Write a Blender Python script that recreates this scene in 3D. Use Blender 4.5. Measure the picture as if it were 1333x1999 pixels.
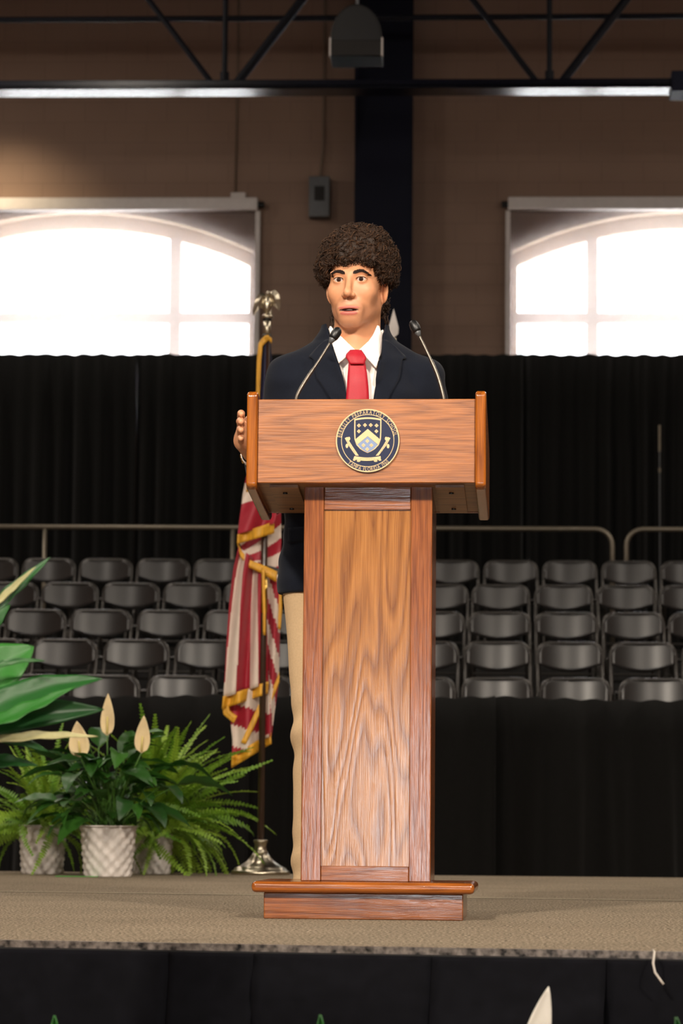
import bpy, bmesh, math, random
import numpy as np
from mathutils import Vector, Matrix
from mathutils.bvhtree import BVHTree

for o in list(bpy.data.objects):
    bpy.data.objects.remove(o, do_unlink=True)
S = bpy.context.scene
COL = S.collection
R = math.radians
random.seed(7)
rng = np.random.default_rng(7)

# ------------------------------------------------------------------ camera
F_PX, CX, CY = 5575.0, 666.5, 999.5
CAM = Vector((0, 0, 0.22))
TILT, ROLL = R(6.30), R(0.5)
RM = Matrix.Rotation(R(90) + TILT, 3, 'X') @ Matrix.Rotation(ROLL, 3, 'Z')
cam = bpy.data.cameras.new('camera')
cam.sensor_fit = 'VERTICAL'
cam.sensor_height = 36.0
cam.sensor_width = 24.0
cam.lens = F_PX * 36.0 / 1999.0
cam.clip_end = 200
cam.dof.use_dof = True
cam.dof.focus_distance = 7.05
cam.dof.aperture_fstop = 8.5
cam_o = bpy.data.objects.new('camera', cam)
COL.objects.link(cam_o)
cam_o.matrix_world = Matrix.Translation(CAM) @ RM.to_4x4()
S.camera = cam_o

# ------------------------------------------------------------------ world, exposure, lamps
S.view_settings.view_transform = 'Standard'
S.view_settings.look = 'None'
S.view_settings.gamma = 1
S.view_settings.use_curve_mapping = False
S.view_settings.exposure = 0.35
W = bpy.data.worlds.new('world')
S.world = W
W.use_nodes = True
W.node_tree.nodes['Background'].inputs[0].default_value = (0.93, 0.97, 1.0, 1)
W.node_tree.nodes['Background'].inputs[1].default_value = 12.0

BYAW = R(2.7)                       # the hall is turned a little against the camera
EU = Vector((math.cos(BYAW), -math.sin(BYAW), 0))
EV = Vector((math.sin(BYAW), math.cos(BYAW), 0))
def B(u, v, z): return EU * u + EV * v + Vector((0, 0, z))

def lamp(name, loc, target, power, size, color, shape='DISK', spread=180):
    l = bpy.data.lights.new(name, 'AREA')
    l.shape = shape; l.size = size; l.energy = power; l.color = color; l.spread = R(spread)
    o = bpy.data.objects.new(name, l); COL.objects.link(o)
    o.location = loc
    o.rotation_euler = (Vector(target) - Vector(loc)).to_track_quat('-Z', 'Y').to_euler()
    return o
WARM = (1.0, 0.89, 0.77)
# high bay lamps below the hall's ceiling
for (u, v, p) in ((-6, -3, 170), (0, -4, 190), (6, -3, 170), (-6, 4, 130), (6, 4, 130), (-5, 10.5, 120), (5, 10.5, 120),
                  (-7, 17, 120), (-3.6, 15, 60), (3.6, 15, 60), (7, 17, 120), (-8, 23.0, 110), (-5.0, 20.5, 58), (5.0, 20.5, 58), (8, 23.0, 110)):
    lamp('high_bay_light', B(u, v, 7.6), B(u, v + 0.8, 0), p, 0.7, WARM)
# two stage spotlights on the front truss
lamp('stage_light', B(-3.2, -1.5, 5.6), (0.05, 7.2, 1.2), 62, 0.7, (1.0, 0.88, 0.74), spread=50)
lamp('stage_light', B(3.4, -1.5, 5.6), (0.05, 7.2, 1.2), 46, 0.7, (1.0, 0.88, 0.74), spread=50)
# spotlight grazing the rear wall beside the left window
lamp('wall_spot', B(-5.0, 25.8, 6.9), B(-4.5, 27, 5.9), 4, 0.3, (1.0, 0.80, 0.52), spread=70)

# ------------------------------------------------------------------ pixel -> place at a known depth
def ray(px, py):
    return RM @ Vector(((px - CX) / F_PX, -(py - CY) / F_PX, -1))
def at(px, py, D):
    d = ray(px, py); return CAM + d * (D / d.y)
def atb(px, py, v):                 # on a plane of the hall: returns (u, z)
    d = ray(px, py); t = v / d.dot(EV); p = CAM + d * t
    return p.dot(EU), p.z
def ground(px, py, z=0.0):
    d = ray(px, py); return CAM + d * ((z - CAM.z) / d.z)

# ------------------------------------------------------------------ mesh helpers
class MB:
    def __init__(s): s.v = []; s.f = []; s.m = []
    def add(s, vs, fs, m=0):
        o = len(s.v); s.v += [tuple(p) for p in vs]
        s.f += [tuple(i + o for i in f) for f in fs]; s.m += [m] * len(fs)
    def box(s, x0, x1, y0, y1, z0, z1, m=0):
        s.add([(x0,y0,z0),(x1,y0,z0),(x1,y1,z0),(x0,y1,z0),(x0,y0,z1),(x1,y0,z1),(x1,y1,z1),(x0,y1,z1)],
              [(0,3,2,1),(4,5,6,7),(0,1,5,4),(1,2,6,5),(2,3,7,6),(3,0,4,7)], m)
    def tube(s, pts, r, n=8, m=0, caps=True):
        pts = [Vector(p) for p in pts]; k = len(pts)
        rs = r if isinstance(r, (list, tuple)) else [r] * k
        up = Vector((0, 0, 1)); vs = []; prev = None
        for i, p in enumerate(pts):
            t = (pts[min(i+1, k-1)] - pts[max(i-1, 0)]).normalized()
            if prev is None:
                a = t.cross(up)
                if a.length < 1e-3: a = t.cross(Vector((1, 0, 0)))
            else: a = prev - t * prev.dot(t)
            a.normalize(); prev = a; b = t.cross(a)
            for j in range(n):
                q = 2 * math.pi * j / n
                vs.append(p + (a * math.cos(q) + b * math.sin(q)) * rs[i])
        fs = [(i*n+j, i*n+(j+1)%n, (i+1)*n+(j+1)%n, (i+1)*n+j) for i in range(k-1) for j in range(n)]
        if caps: fs += [tuple(range(n-1, -1, -1)), tuple(range((k-1)*n, k*n))]
        s.add(vs, fs, m)
    def lathe(s, prof, n=24, c=(0,0,0), m=0, axis='z', fn=None):
        vs = []
        for (r, z) in prof:
            for j in range(n):
                q = 2*math.pi*j/n; rr = r + (fn(q, z) if fn else 0)
                p = (rr*math.cos(q), rr*math.sin(q), z)
                if axis == 'y': p = (p[0], -p[2], p[1])
                vs.append((c[0]+p[0], c[1]+p[1], c[2]+p[2]))
        k = len(prof)
        fs = [(i*n+j, i*n+(j+1)%n, (i+1)*n+(j+1)%n, (i+1)*n+j) for i in range(k-1) for j in range(n)]
        if prof[0][0] > 1e-5: fs.append(tuple(range(n-1, -1, -1)))
        if prof[-1][0] > 1e-5: fs.append(tuple(range((k-1)*n, k*n)))
        s.add(vs, fs, m)
    def grid(s, rows, m=0, mfn=None):
        nr, nc = len(rows), len(rows[0])
        o = len(s.v); s.v += [tuple(p) for r in rows for p in r]
        for i in range(nr-1):
            for j in range(nc-1):
                s.f.append((o+i*nc+j, o+i*nc+j+1, o+(i+1)*nc+j+1, o+(i+1)*nc+j))
                s.m.append(mfn(i, j) if mfn else m)
    def prism(s, poly, a0, a1, axis='y', m=0):      # polygon extruded along an axis
        def P(p, a):
            return {'y': (p[0], a, p[1]), 'x': (a, p[0], p[1]), 'z': (p[0], p[1], a)}[axis]
        n = len(poly)
        s.add([P(p, a0) for p in poly] + [P(p, a1) for p in poly],
              [tuple(range(n)), tuple(range(2*n-1, n-1, -1))] + [((i+1)%n, i, n+i, n+(i+1)%n) for i in range(n)], m)
    def mesh(s, name, mats, smooth=False):
        me = bpy.data.meshes.new(name); me.from_pydata(s.v, [], s.f)
        for mt in (mats if isinstance(mats, (list, tuple)) else [mats]): me.materials.append(mt)
        if any(s.m): me.polygons.foreach_set('material_index', s.m)
        bm = bmesh.new(); bm.from_mesh(me)
        bmesh.ops.recalc_face_normals(bm, faces=bm.faces); bm.to_mesh(me); bm.free()
        if smooth: me.polygons.foreach_set('use_smooth', [True]*len(me.polygons))
        me.update(); return me
    def build(s, name, mats, parent=None, smooth=False, bevel=0, solid=0, sub=0, angle=False):
        return link(name, s.mesh(name, mats, smooth), parent, bevel, solid, sub, angle)

def link(name, me, parent=None, bevel=0, solid=0, sub=0, angle=False):
    o = bpy.data.objects.new(name, me); COL.objects.link(o); o.parent = parent
    if solid:
        q = o.modifiers.new('thickness', 'SOLIDIFY'); q.thickness = solid; q.offset = 0
    if bevel:
        q = o.modifiers.new('bevel', 'BEVEL'); q.width = bevel; q.segments = 3; q.limit_method = 'ANGLE'; q.angle_limit = R(40)
        o.data.polygons.foreach_set('use_smooth', [True]*len(o.data.polygons))
        w = o.modifiers.new('normals', 'WEIGHTED_NORMAL'); w.keep_sharp = True
    if sub:
        q = o.modifiers.new('sub', 'SUBSURF'); q.levels = sub; q.render_levels = sub
    return o
def thing(name, label, cat, loc=(0,0,0), rz=0.0, group=None):
    o = bpy.data.objects.new(name, None); COL.objects.link(o); o.empty_display_size = 0.1
    o.location = loc; o.rotation_euler = (0, 0, rz)
    return tag(o, label, cat, group)
def tag(o, label=None, cat=None, group=None, kind=None):
    if label: o['label'] = label
    if cat: o['category'] = cat
    if group: o['group'] = group
    if kind: o['kind'] = kind
    return o
def hall(o, u=0, v=0, z=0):         # stand an object in the hall's own frame
    o.location = B(u, v, z); o.rotation_euler = (0, 0, -BYAW); return o
def copy_tree(o, parent=None):
    c = o.copy(); COL.objects.link(c); c.parent = parent
    for ch in list(o.children): copy_tree(ch, c)
    return c

# ------------------------------------------------------------------ materials
def srgb(r, g, b):
    f = lambda c: (c/255/12.92) if c/255 <= 0.04045 else ((c/255+0.055)/1.055)**2.4
    return (f(r), f(g), f(b), 1)
def nodes(name):
    m = bpy.data.materials.new(name); m.use_nodes = True
    nt = m.node_tree; return m, nt, nt.nodes['Principled BSDF']
def N(nt, typ, **kw):
    n = nt.nodes.new(typ)
    for k, v in kw.items():
        if k in n.inputs: n.inputs[k].default_value = v
        else: setattr(n, k, v)
    return n
def mat(name, col, rough=0.5, metal=0.0, var=0.12, scale=20, bump=0.0, bscale=200, spec=0.5, coat=0.0, sheen=0.0, stretch=None, trans=0.0):
    m, nt, p = nodes(name); L = nt.links
    tc = N(nt, 'ShaderNodeTexCoord'); mp = N(nt, 'ShaderNodeMapping'); L.new(tc.outputs['Object'], mp.inputs[0])
    if stretch: mp.inputs['Scale'].default_value = stretch
    nz = N(nt, 'ShaderNodeTexNoise', Scale=scale, Detail=4.0); L.new(mp.outputs[0], nz.inputs['Vector'])
    rp = N(nt, 'ShaderNodeValToRGB')
    rp.color_ramp.elements[0].position = 0.3; rp.color_ramp.elements[1].position = 0.7
    c = col
    rp.color_ramp.elements[0].color = (c[0]*(1-var), c[1]*(1-var), c[2]*(1-var), 1)
    rp.color_ramp.elements[1].color = (min(1, c[0]*(1+var)), min(1, c[1]*(1+var)), min(1, c[2]*(1+var)), 1)
    L.new(nz.outputs[0], rp.inputs[0]); L.new(rp.outputs[0], p.inputs['Base Color'])
    p.inputs['Roughness'].default_value = rough; p.inputs['Metallic'].default_value = metal
    p.inputs['Specular IOR Level'].default_value = spec
    p.inputs['Coat Weight'].default_value = coat; p.inputs['Coat Roughness'].default_value = 0.12
    p.inputs['Sheen Weight'].default_value = sheen
    if trans: p.inputs['Subsurface Weight'].default_value = trans; p.inputs['Subsurface Radius'].default_value = (0.01, 0.004, 0.002); p.inputs['Subsurface Scale'].default_value = 1.0
    if bump:
        n2 = N(nt, 'ShaderNodeTexNoise', Scale=bscale, Detail=3.0); L.new(mp.outputs[0], n2.inputs['Vector'])
        bp = N(nt, 'ShaderNodeBump', Strength=bump, Distance=0.002); L.new(n2.outputs[0], bp.inputs['Height']); L.new(bp.outputs[0], p.inputs['Normal'])
    return m
def oak(name, light, dark, axis='z', ring=26, off=(0.03, 0.25, 0.0), tilt=5, rough=0.20, pore=0.42, coat=0.5, fig=(13, 1.5)):
    """oak: growth rings cut at a shallow angle (cathedral figure) plus fine dark pores along the grain"""
    m, nt, p = nodes(name); L = nt.links
    tc = N(nt, 'ShaderNodeTexCoord')
    mp0 = N(nt, 'ShaderNodeMapping')
    mp0.inputs['Rotation'].default_value = {'z': (0,0,0), 'x': (0, R(90), 0), 'y': (R(90), 0, 0)}[axis]
    L.new(tc.outputs['Object'], mp0.inputs[0])
    mp = N(nt, 'ShaderNodeMapping'); mp.inputs['Location'].default_value = off
    mp.inputs['Rotation'].default_value = (R(tilt), R(tilt*0.3), 0)
    mp.inputs['Scale'].default_value = (1, 1, 0.35); L.new(mp0.outputs[0], mp.inputs[0])
    # contour lines of a field drawn out along the grain give the flame figure of plain-sawn oak
    mp.inputs['Scale'].default_value = (fig[0], fig[0], fig[1])
    nz = N(nt, 'ShaderNodeTexNoise', Scale=1.0, Detail=1.2, Distortion=0.25); L.new(mp.outputs[0], nz.inputs['Vector'])
    k1 = N(nt, 'ShaderNodeMath', operation='MULTIPLY'); k1.inputs[1].default_value = float(ring); L.new(nz.outputs[0], k1.inputs[0])
    wv = N(nt, 'ShaderNodeMath', operation='FRACT'); L.new(k1.outputs[0], wv.inputs[0])
    fp = N(nt, 'ShaderNodeMapping'); fp.inputs['Scale'].default_value = (420, 420, 11); L.new(mp0.outputs[0], fp.inputs[0])
    pn = N(nt, 'ShaderNodeTexNoise', Scale=1.0, Detail=2.0); L.new(fp.outputs[0], pn.inputs['Vector'])
    pr = N(nt, 'ShaderNodeValToRGB'); pr.color_ramp.elements[0].position = 0.42; pr.color_ramp.elements[1].position = 0.62; L.new(pn.outputs[0], pr.inputs[0])
    wr = N(nt, 'ShaderNodeValToRGB'); e = wr.color_ramp.elements
    e[0].position = 0.0; e[0].color = (0.15,)*3 + (1,); e[1].position = 1.0; e[1].color = (0.0,)*3 + (1,)
    q = e.new(0.30); q.color = (0.85,)*3 + (1,); q = e.new(0.62); q.color = (1,)*3 + (1,)
    L.new(wv.outputs[0], wr.inputs[0])
    mul = N(nt, 'ShaderNodeMath', operation='MULTIPLY_ADD'); L.new(pr.outputs[0], mul.inputs[0]); mul.inputs[1].default_value = pore
    inv = N(nt, 'ShaderNodeMath', operation='MULTIPLY'); L.new(wr.outputs[0], inv.inputs[0]); inv.inputs[1].default_value = 1 - pore
    L.new(inv.outputs[0], mul.inputs[2])
    mx = N(nt, 'ShaderNodeMix', data_type='RGBA'); mx.inputs[6].default_value = dark; mx.inputs[7].default_value = light
    L.new(mul.outputs[0], mx.inputs[0]); L.new(mx.outputs[2], p.inputs['Base Color'])
    bp = N(nt, 'ShaderNodeBump', Strength=0.16, Distance=0.0015); L.new(mul.outputs[0], bp.inputs['Height']); L.new(bp.outputs[0], p.inputs['Normal'])
    p.inputs['Roughness'].default_value = rough; p.inputs['Coat Weight'].default_value = coat; p.inputs['Coat Roughness'].default_value = 0.10
    L.new(bp.outputs[0], p.inputs['Coat Normal'])
    return m

M = {}
M['oak_panel'] = oak('oak_panel', srgb(166,111,56), srgb(110,63,26), 'z', 11, (0.0, 0.16, 0.1), 0, fig=(11, 1.5), pore=.35, rough=.2)
M['oak_stile'] = oak('oak_stile', srgb(151,88,45), srgb(98,50,24), 'z', 14, (0.3, 0.4, 0.0), 0, fig=(16, 0.7), pore=.5)
M['oak_front'] = oak('oak_front', srgb(166,102,52), srgb(115,65,28), 'x', 12, (0.1, 0.3, 0.0), 0, fig=(13, 1.0), pore=.5, rough=.38, coat=.15)
M['oak_rail'] = oak('oak_rail', srgb(151,90,47), srgb(95,50,26), 'x', 10, (0.2, 0.3, 0.1), 0, fig=(16, 1.2), pore=.45)
M['oak_wing'] = oak('oak_wing', srgb(163,92,26), srgb(112,56,13), 'z', 10, (0.2, 0.2, 0.0), 0, fig=(16, 1.0), rough=0.22, coat=0.6)
M['oak_ledge'] = oak('oak_ledge', srgb(166,93,32), srgb(115,58,17), 'x', 10, (0.2, 0.2, 0.0), 0, fig=(16, 1.0), rough=0.22, coat=0.6)
M['oak_under'] = oak('oak_under', srgb(150,104,58), srgb(100,64,30), 'x', 8, (0.2, 0.4, 0.0), 0, fig=(12, 1.0), rough=0.45, coat=0.1)
M['screw'] = mat('screw', srgb(25,20,16), 0.4, 0.6)
M['navy_enamel'] = mat('navy_enamel', srgb(12,24,58), 0.28, var=0.05, coat=0.3)
M['seal_gold'] = mat('seal_gold', srgb(206,178,132), 0.42, 0.0, var=0.06)
M['seal_blue'] = mat('seal_blue', srgb(112,132,168), 0.4, var=0.05)
M['ink'] = mat('ink', srgb(40,38,44), 0.6, var=0.05)
def wall_mat():
    m, nt, p = nodes('painted_block'); L = nt.links
    tc = N(nt, 'ShaderNodeTexCoord'); mp = N(nt, 'ShaderNodeMapping'); mp.inputs['Rotation'].default_value = (R(90), 0, 0)
    L.new(tc.outputs['Object'], mp.inputs[0])
    br = N(nt, 'ShaderNodeTexBrick', Scale=1.0); br.inputs['Brick Width'].default_value = 0.4; br.inputs['Row Height'].default_value = 0.2
    br.inputs['Mortar Size'].default_value = 0.006
    a = srgb(143,117,100)
    br.inputs['Color1'].default_value = a; br.inputs['Color2'].default_value = tuple(c*0.97 for c in a[:3]) + (1,)
    br.inputs['Mortar'].default_value = tuple(c*0.84 for c in a[:3]) + (1,)
    L.new(mp.outputs[0], br.inputs['Vector']); L.new(br.outputs['Color'], p.inputs['Base Color'])
    bp = N(nt, 'ShaderNodeBump', Strength=0.3, Distance=0.004); bp.invert = True
    L.new(br.outputs['Fac'], bp.inputs['Height']); L.new(bp.outputs[0], p.inputs['Normal']); p.inputs['Roughness'].default_value = 0.75
    return m
M['wall'] = wall_mat()
M['reveal'] = mat('reveal', srgb(206,184,158), 0.7, var=0.05)
M['ceiling'] = mat('ceiling', srgb(58,54,50), 0.9)
M['gym_floor'] = mat('gym_floor', srgb(150,112,72), 0.25, stretch=(1, 12, 1), scale=3)
M['navy_steel'] = mat('navy_steel', srgb(4,8,30), 0.6, 0.0, var=0.08, scale=3, spec=0.2)
M['truss_steel'] = mat('truss_steel', srgb(7,9,24), 0.2, 0.0, var=0.08, scale=3, spec=0.4)
M['truss_web'] = mat('truss_web', srgb(7,9,20), 0.65, 0.0, var=0.08, scale=3, spec=0.25)
M['white_metal'] = mat('white_metal', srgb(205,198,194), 0.45, var=0.04)
M['window_frame'] = mat('window_frame', srgb(214,200,192), 0.5, var=0.04)
M['grey_metal'] = mat('grey_metal', srgb(92,94,96), 0.45, 0.3, var=0.06)
M['conduit'] = mat('conduit', srgb(122,104,88), 0.6, var=0.05)
M['black_plastic'] = mat('black_plastic', srgb(16,16,17), 0.4)
M['speaker_case'] = mat('speaker_case', srgb(13,12,11), 0.6)
M['speaker_trim'] = mat('speaker_trim', srgb(24,21,19), 0.7)
M['black_drape'] = mat('black_drape', srgb(13,13,12), 0.95, var=0.2, scale=60, bump=0.15, bscale=500, spec=0.15, sheen=0.12)
M['black_skirt'] = mat('black_skirt', srgb(13,13,17), 0.9, var=0.2, scale=40, bump=0.1, bscale=600, spec=0.08)
M['bleacher'] = mat('bleacher', srgb(24,23,22), 0.8, var=0.2)
M['rail_steel'] = mat('rail_steel', srgb(120,112,98), 0.42, 0.55, var=0.06)
M['chair_vinyl'] = mat('chair_vinyl', srgb(36,33,32), 0.28, spec=0.6, var=0.10, scale=30)
M['chair_frame'] = mat('chair_frame', srgb(66,63,60), 0.32, 0.45, var=0.08)
def carpet():
    m, nt, p = nodes('carpet'); L = nt.links
    tc = N(nt, 'ShaderNodeTexCoord')
    a = N(nt, 'ShaderNodeTexNoise', Scale=150.0, Detail=3.0); b = N(nt, 'ShaderNodeTexNoise', Scale=2.2, Detail=3.0)
    L.new(tc.outputs['Object'], a.inputs['Vector']); L.new(tc.outputs['Object'], b.inputs['Vector'])
    r = N(nt, 'ShaderNodeValToRGB'); r.color_ramp.elements[0].position = 0.42; r.color_ramp.elements[1].position = 0.60
    r.color_ramp.elements[0].color = srgb(84,76,62); r.color_ramp.elements[1].color = srgb(190,172,148); L.new(a.outputs[0], r.inputs[0])
    mx = N(nt, 'ShaderNodeMix', data_type='RGBA', blend_type='MULTIPLY'); mx.inputs[0].default_value = 0.35
    L.new(r.outputs[0], mx.inputs[6]); L.new(b.outputs[0], mx.inputs[7]); L.new(mx.outputs[2], p.inputs['Base Color'])
    bp = N(nt, 'ShaderNodeBump', Strength=0.8, Distance=0.004); L.new(a.outputs[0], bp.inputs['Height']); L.new(bp.outputs[0], p.inputs['Normal'])
    p.inputs['Roughness'].default_value = 0.95; p.inputs['Specular IOR Level'].default_value = 0.1
    return m
M['carpet'] = carpet()
M['carpet_seam'] = mat('carpet_seam', srgb(176,164,138), 0.9)
M['edge_trim'] = mat('edge_trim', srgb(100,92,86), 0.45, 0.5, var=0.95, scale=70, bump=0.6, bscale=60, stretch=(1, 1, 1))
M['edge_binding'] = mat('edge_binding', srgb(14,13,13), 0.8, var=0.3, scale=80)
M['green_tape'] = mat('green_tape', srgb(70,170,60), 0.6)
M['string'] = mat('string', srgb(190,182,172), 0.8)
M['mic_neck'] = mat('mic_neck', srgb(104,98,90), 0.36, 0.9, var=0.08)
M['brass'] = mat('brass', srgb(196,160,84), 0.22, 1.0, var=0.08)
M['nickel'] = mat('nickel', srgb(186,176,156), 0.28, 1.0, var=0.08)
M['pole_wood'] = mat('pole_wood', srgb(52,32,22), 0.3, var=0.2, stretch=(30, 30, 1), coat=0.4)
M['flag_red'] = mat('flag_red', srgb(158,16,40), 0.55, var=0.06, sheen=0.1, bump=0.05)
M['flag_white'] = mat('flag_white', srgb(214,196,182), 0.55, var=0.04, sheen=0.1, bump=0.05)
M['flag_navy'] = mat('flag_navy', srgb(22,24,62), 0.55, var=0.06, sheen=0.1)
M['fringe_gold'] = mat('fringe_gold', srgb(214,156,40), 0.5, var=0.22, scale=120, stretch=(1, 1, 0.1), bump=0.4, bscale=300)
M['skin'] = mat('skin', srgb(206,146,108), 0.46, var=0.05, scale=40, trans=0.08, bump=0.04, bscale=700)
def skin_tones(m):                  # beard growth, under-eye shading, lips and mouth lining are tinted where a mesh attribute marks them
    nt = m.node_tree; p = nt.nodes['Principled BSDF']; L = nt.links
    at_ = N(nt, 'ShaderNodeAttribute', attribute_name='tone'); sp = N(nt, 'ShaderNodeSeparateColor'); L.new(at_.outputs['Color'], sp.inputs[0])
    src = p.inputs['Base Color'].links[0].from_socket
    for k, c in enumerate((srgb(150,104,82), srgb(172,92,80), srgb(64,26,24))):
        mx = N(nt, 'ShaderNodeMix', data_type='RGBA'); mx.inputs[7].default_value = c
        L.new(sp.outputs[k], mx.inputs[0]); L.new(src, mx.inputs[6]); src = mx.outputs[2]
    L.new(src, p.inputs['Base Color'])
skin_tones(M['skin'])
M['teeth'] = mat('teeth', srgb(225,210,195), 0.3, var=0.03)
M['eye_white'] = mat('eye_white', srgb(196,180,170), 0.25, var=0.03, coat=0.2)
M['iris'] = mat('iris', srgb(52,28,17), 0.4, spec=0.08)
M['pupil'] = mat('pupil', srgb(4,3,3), 0.4, spec=0.08)
M['hair'] = mat('hair', srgb(44,29,19), 0.62, var=0.35, scale=60, spec=0.25)
M['hair_light'] = mat('hair_light', srgb(68,45,28), 0.6, var=0.3, scale=60, spec=0.25)
M['brow_hair'] = mat('brow_hair', srgb(34,22,17), 0.6, var=0.2, scale=200)
M['jacket'] = mat('jacket', srgb(19,23,33), 0.88, var=0.14, scale=250, bump=0.25, bscale=900, spec=0.12, sheen=0.05)
M['gold_button'] = mat('gold_button', srgb(212,170,90), 0.25, 1.0)
M['shirt'] = mat('shirt', srgb(238,230,224), 0.75, var=0.02, spec=0.2)
M['tie'] = mat('tie', srgb(164,6,32), 0.55, var=0.10, scale=500, bump=0.15, bscale=900)
M['khaki'] = mat('khaki', srgb(196,168,132), 0.85, var=0.06, scale=200, bump=0.2, bscale=700, spec=0.15)
M['shoe'] = mat('shoe', srgb(60,36,22), 0.3, coat=0.4)
M['pot'] = mat('pot', srgb(214,206,200), 0.7, var=0.16, scale=14, bump=0.2, bscale=120)
M['soil'] = mat('soil', srgb(44,32,24), 0.95, var=0.3)
def leafmat(name, a, b, rough=0.35, sc=9):
    m = mat(name, a, rough, var=0.2, scale=sc, spec=0.5); nt = m.node_tree; p = nt.nodes['Principled BSDF']
    oi = N(nt, 'ShaderNodeObjectInfo'); mx = N(nt, 'ShaderNodeMix', data_type='RGBA'); mx.inputs[7].default_value = b
    src = p.inputs['Base Color'].links[0].from_socket
    nt.links.new(oi.outputs['Random'], mx.inputs[0]); nt.links.new(src, mx.inputs[6]); nt.links.new(mx.outputs[2], p.inputs['Base Color'])
    tr = N(nt, 'ShaderNodeBsdfTranslucent'); ms = N(nt, 'ShaderNodeMixShader'); ms.inputs[0].default_value = 0.22
    nt.links.new(mx.outputs[2], tr.inputs[0]); nt.links.new(p.outputs[0], ms.inputs[1]); nt.links.new(tr.outputs[0], ms.inputs[2])
    nt.links.new(ms.outputs[0], nt.nodes['Material Output'].inputs[0]); return m
M['lily_leaf'] = leafmat('lily_leaf', srgb(28,66,22), srgb(62,112,40), 0.4)
M['big_leaf'] = leafmat('big_leaf', srgb(30,84,34), srgb(52,120,44), 0.42)
M['dry_leaf'] = leafmat('dry_leaf', srgb(196,186,140), srgb(130,140,80), 0.5, 40)
M['fern_leaf'] = leafmat('fern_leaf', srgb(96,142,34), srgb(150,182,58), 0.5)
M['spathe'] = leafmat('spathe', srgb(240,216,168), srgb(244,222,178), 0.5)
M['spathe_white'] = leafmat('spathe_white', srgb(226,222,212), srgb(226,222,212), 0.5)
M['stem'] = mat('stem', srgb(70,110,40), 0.45)
M['spadix'] = mat('spadix', srgb(214,196,120), 0.6)
def shade_mat():
    m, nt, p = nodes('roller_shade'); L = nt.links
    p.inputs['Base Color'].default_value = srgb(150,138,134); p.inputs['Roughness'].default_value = 0.8
    t = N(nt, 'ShaderNodeBsdfTransparent'); ms = N(nt, 'ShaderNodeMixShader'); ms.inputs[0].default_value = 0.42
    tl = N(nt, 'ShaderNodeBsdfTranslucent'); tl.inputs[0].default_value = srgb(190,180,176)
    m2 = N(nt, 'ShaderNodeMixShader'); m2.inputs[0].default_value = 0.35
    L.new(p.outputs[0], m2.inputs[1]); L.new(tl.outputs[0], m2.inputs[2])
    L.new(t.outputs[0], ms.inputs[1]); L.new(m2.outputs[0], ms.inputs[2]); L.new(ms.outputs[0], nt.nodes['Material Output'].inputs[0]); return m
M['shade'] = shade_mat()
def glass_mat():
    m, nt, p = nodes('window_glass'); L = nt.links
    t = N(nt, 'ShaderNodeBsdfTransparent'); g = N(nt, 'ShaderNodeBsdfGlossy'); g.inputs['Roughness'].default_value = 0.05
    ms = N(nt, 'ShaderNodeMixShader'); ms.inputs[0].default_value = 0.06
    L.new(t.outputs[0], ms.inputs[1]); L.new(g.outputs[0], ms.inputs[2]); L.new(ms.outputs[0], nt.nodes['Material Output'].inputs[0]); return m
M['glass'] = glass_mat()
# ------------------------------------------------------------------ the hall
V_WALL, Z_FLOOR, Z_CEIL, U_SIDE, V_FRONT = 27.0, -1.0, 9.0, 11.0, -9.0
def struct(name, mb, m, u=0, v=0, z=0, **kw):
    o = mb.build(name, m, **kw); o['kind'] = 'structure'; return hall(o, u, v, z)
mb = MB(); mb.box(-U_SIDE-.3, U_SIDE+.3, V_FRONT-.3, V_WALL+.3, Z_FLOOR-.1, Z_FLOOR); struct('floor', mb, M['gym_floor'])
mb = MB(); mb.box(-U_SIDE-.3, U_SIDE+.3, V_FRONT-.3, V_WALL+.3, Z_CEIL, Z_CEIL+.2); struct('ceiling', mb, M['ceiling'])
mb = MB(); mb.box(-U_SIDE-.3, -U_SIDE, V_FRONT, V_WALL, Z_FLOOR, Z_CEIL); struct('wall_left', mb, M['wall'])
mb = MB(); mb.box(U_SIDE, U_SIDE+.3, V_FRONT, V_WALL, Z_FLOOR, Z_CEIL); struct('wall_right', mb, M['wall'])
# wall behind the camera, with unseen glass doors added so daylight reflects in the lectern
mb = MB(); D0, D1, DT = -1.85, 1.6, 1.30
mb.box(-U_SIDE, D0, V_FRONT-.3, V_FRONT, Z_FLOOR, Z_CEIL); mb.box(D1, U_SIDE, V_FRONT-.3, V_FRONT, Z_FLOOR, Z_CEIL)
mb.box(D0, D1, V_FRONT-.3, V_FRONT, DT, Z_CEIL); struct('wall_front', mb, M['wall'])
mb = MB()
for k in range(5):
    x = D0 + (D1-D0)*k/4; mb.box(x-.05, x+.05, V_FRONT-.2, V_FRONT-.1, Z_FLOOR, DT)
mb.box(D0, D1, V_FRONT-.2, V_FRONT-.1, DT-.1, DT)
dr = struct('added_door_1', mb, M['navy_steel'])
mb = MB(); mb.box(D0, D1, V_FRONT-.155, V_FRONT-.145, Z_FLOOR, DT-.1); mb.build('pane', M['glass'], dr)

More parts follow.
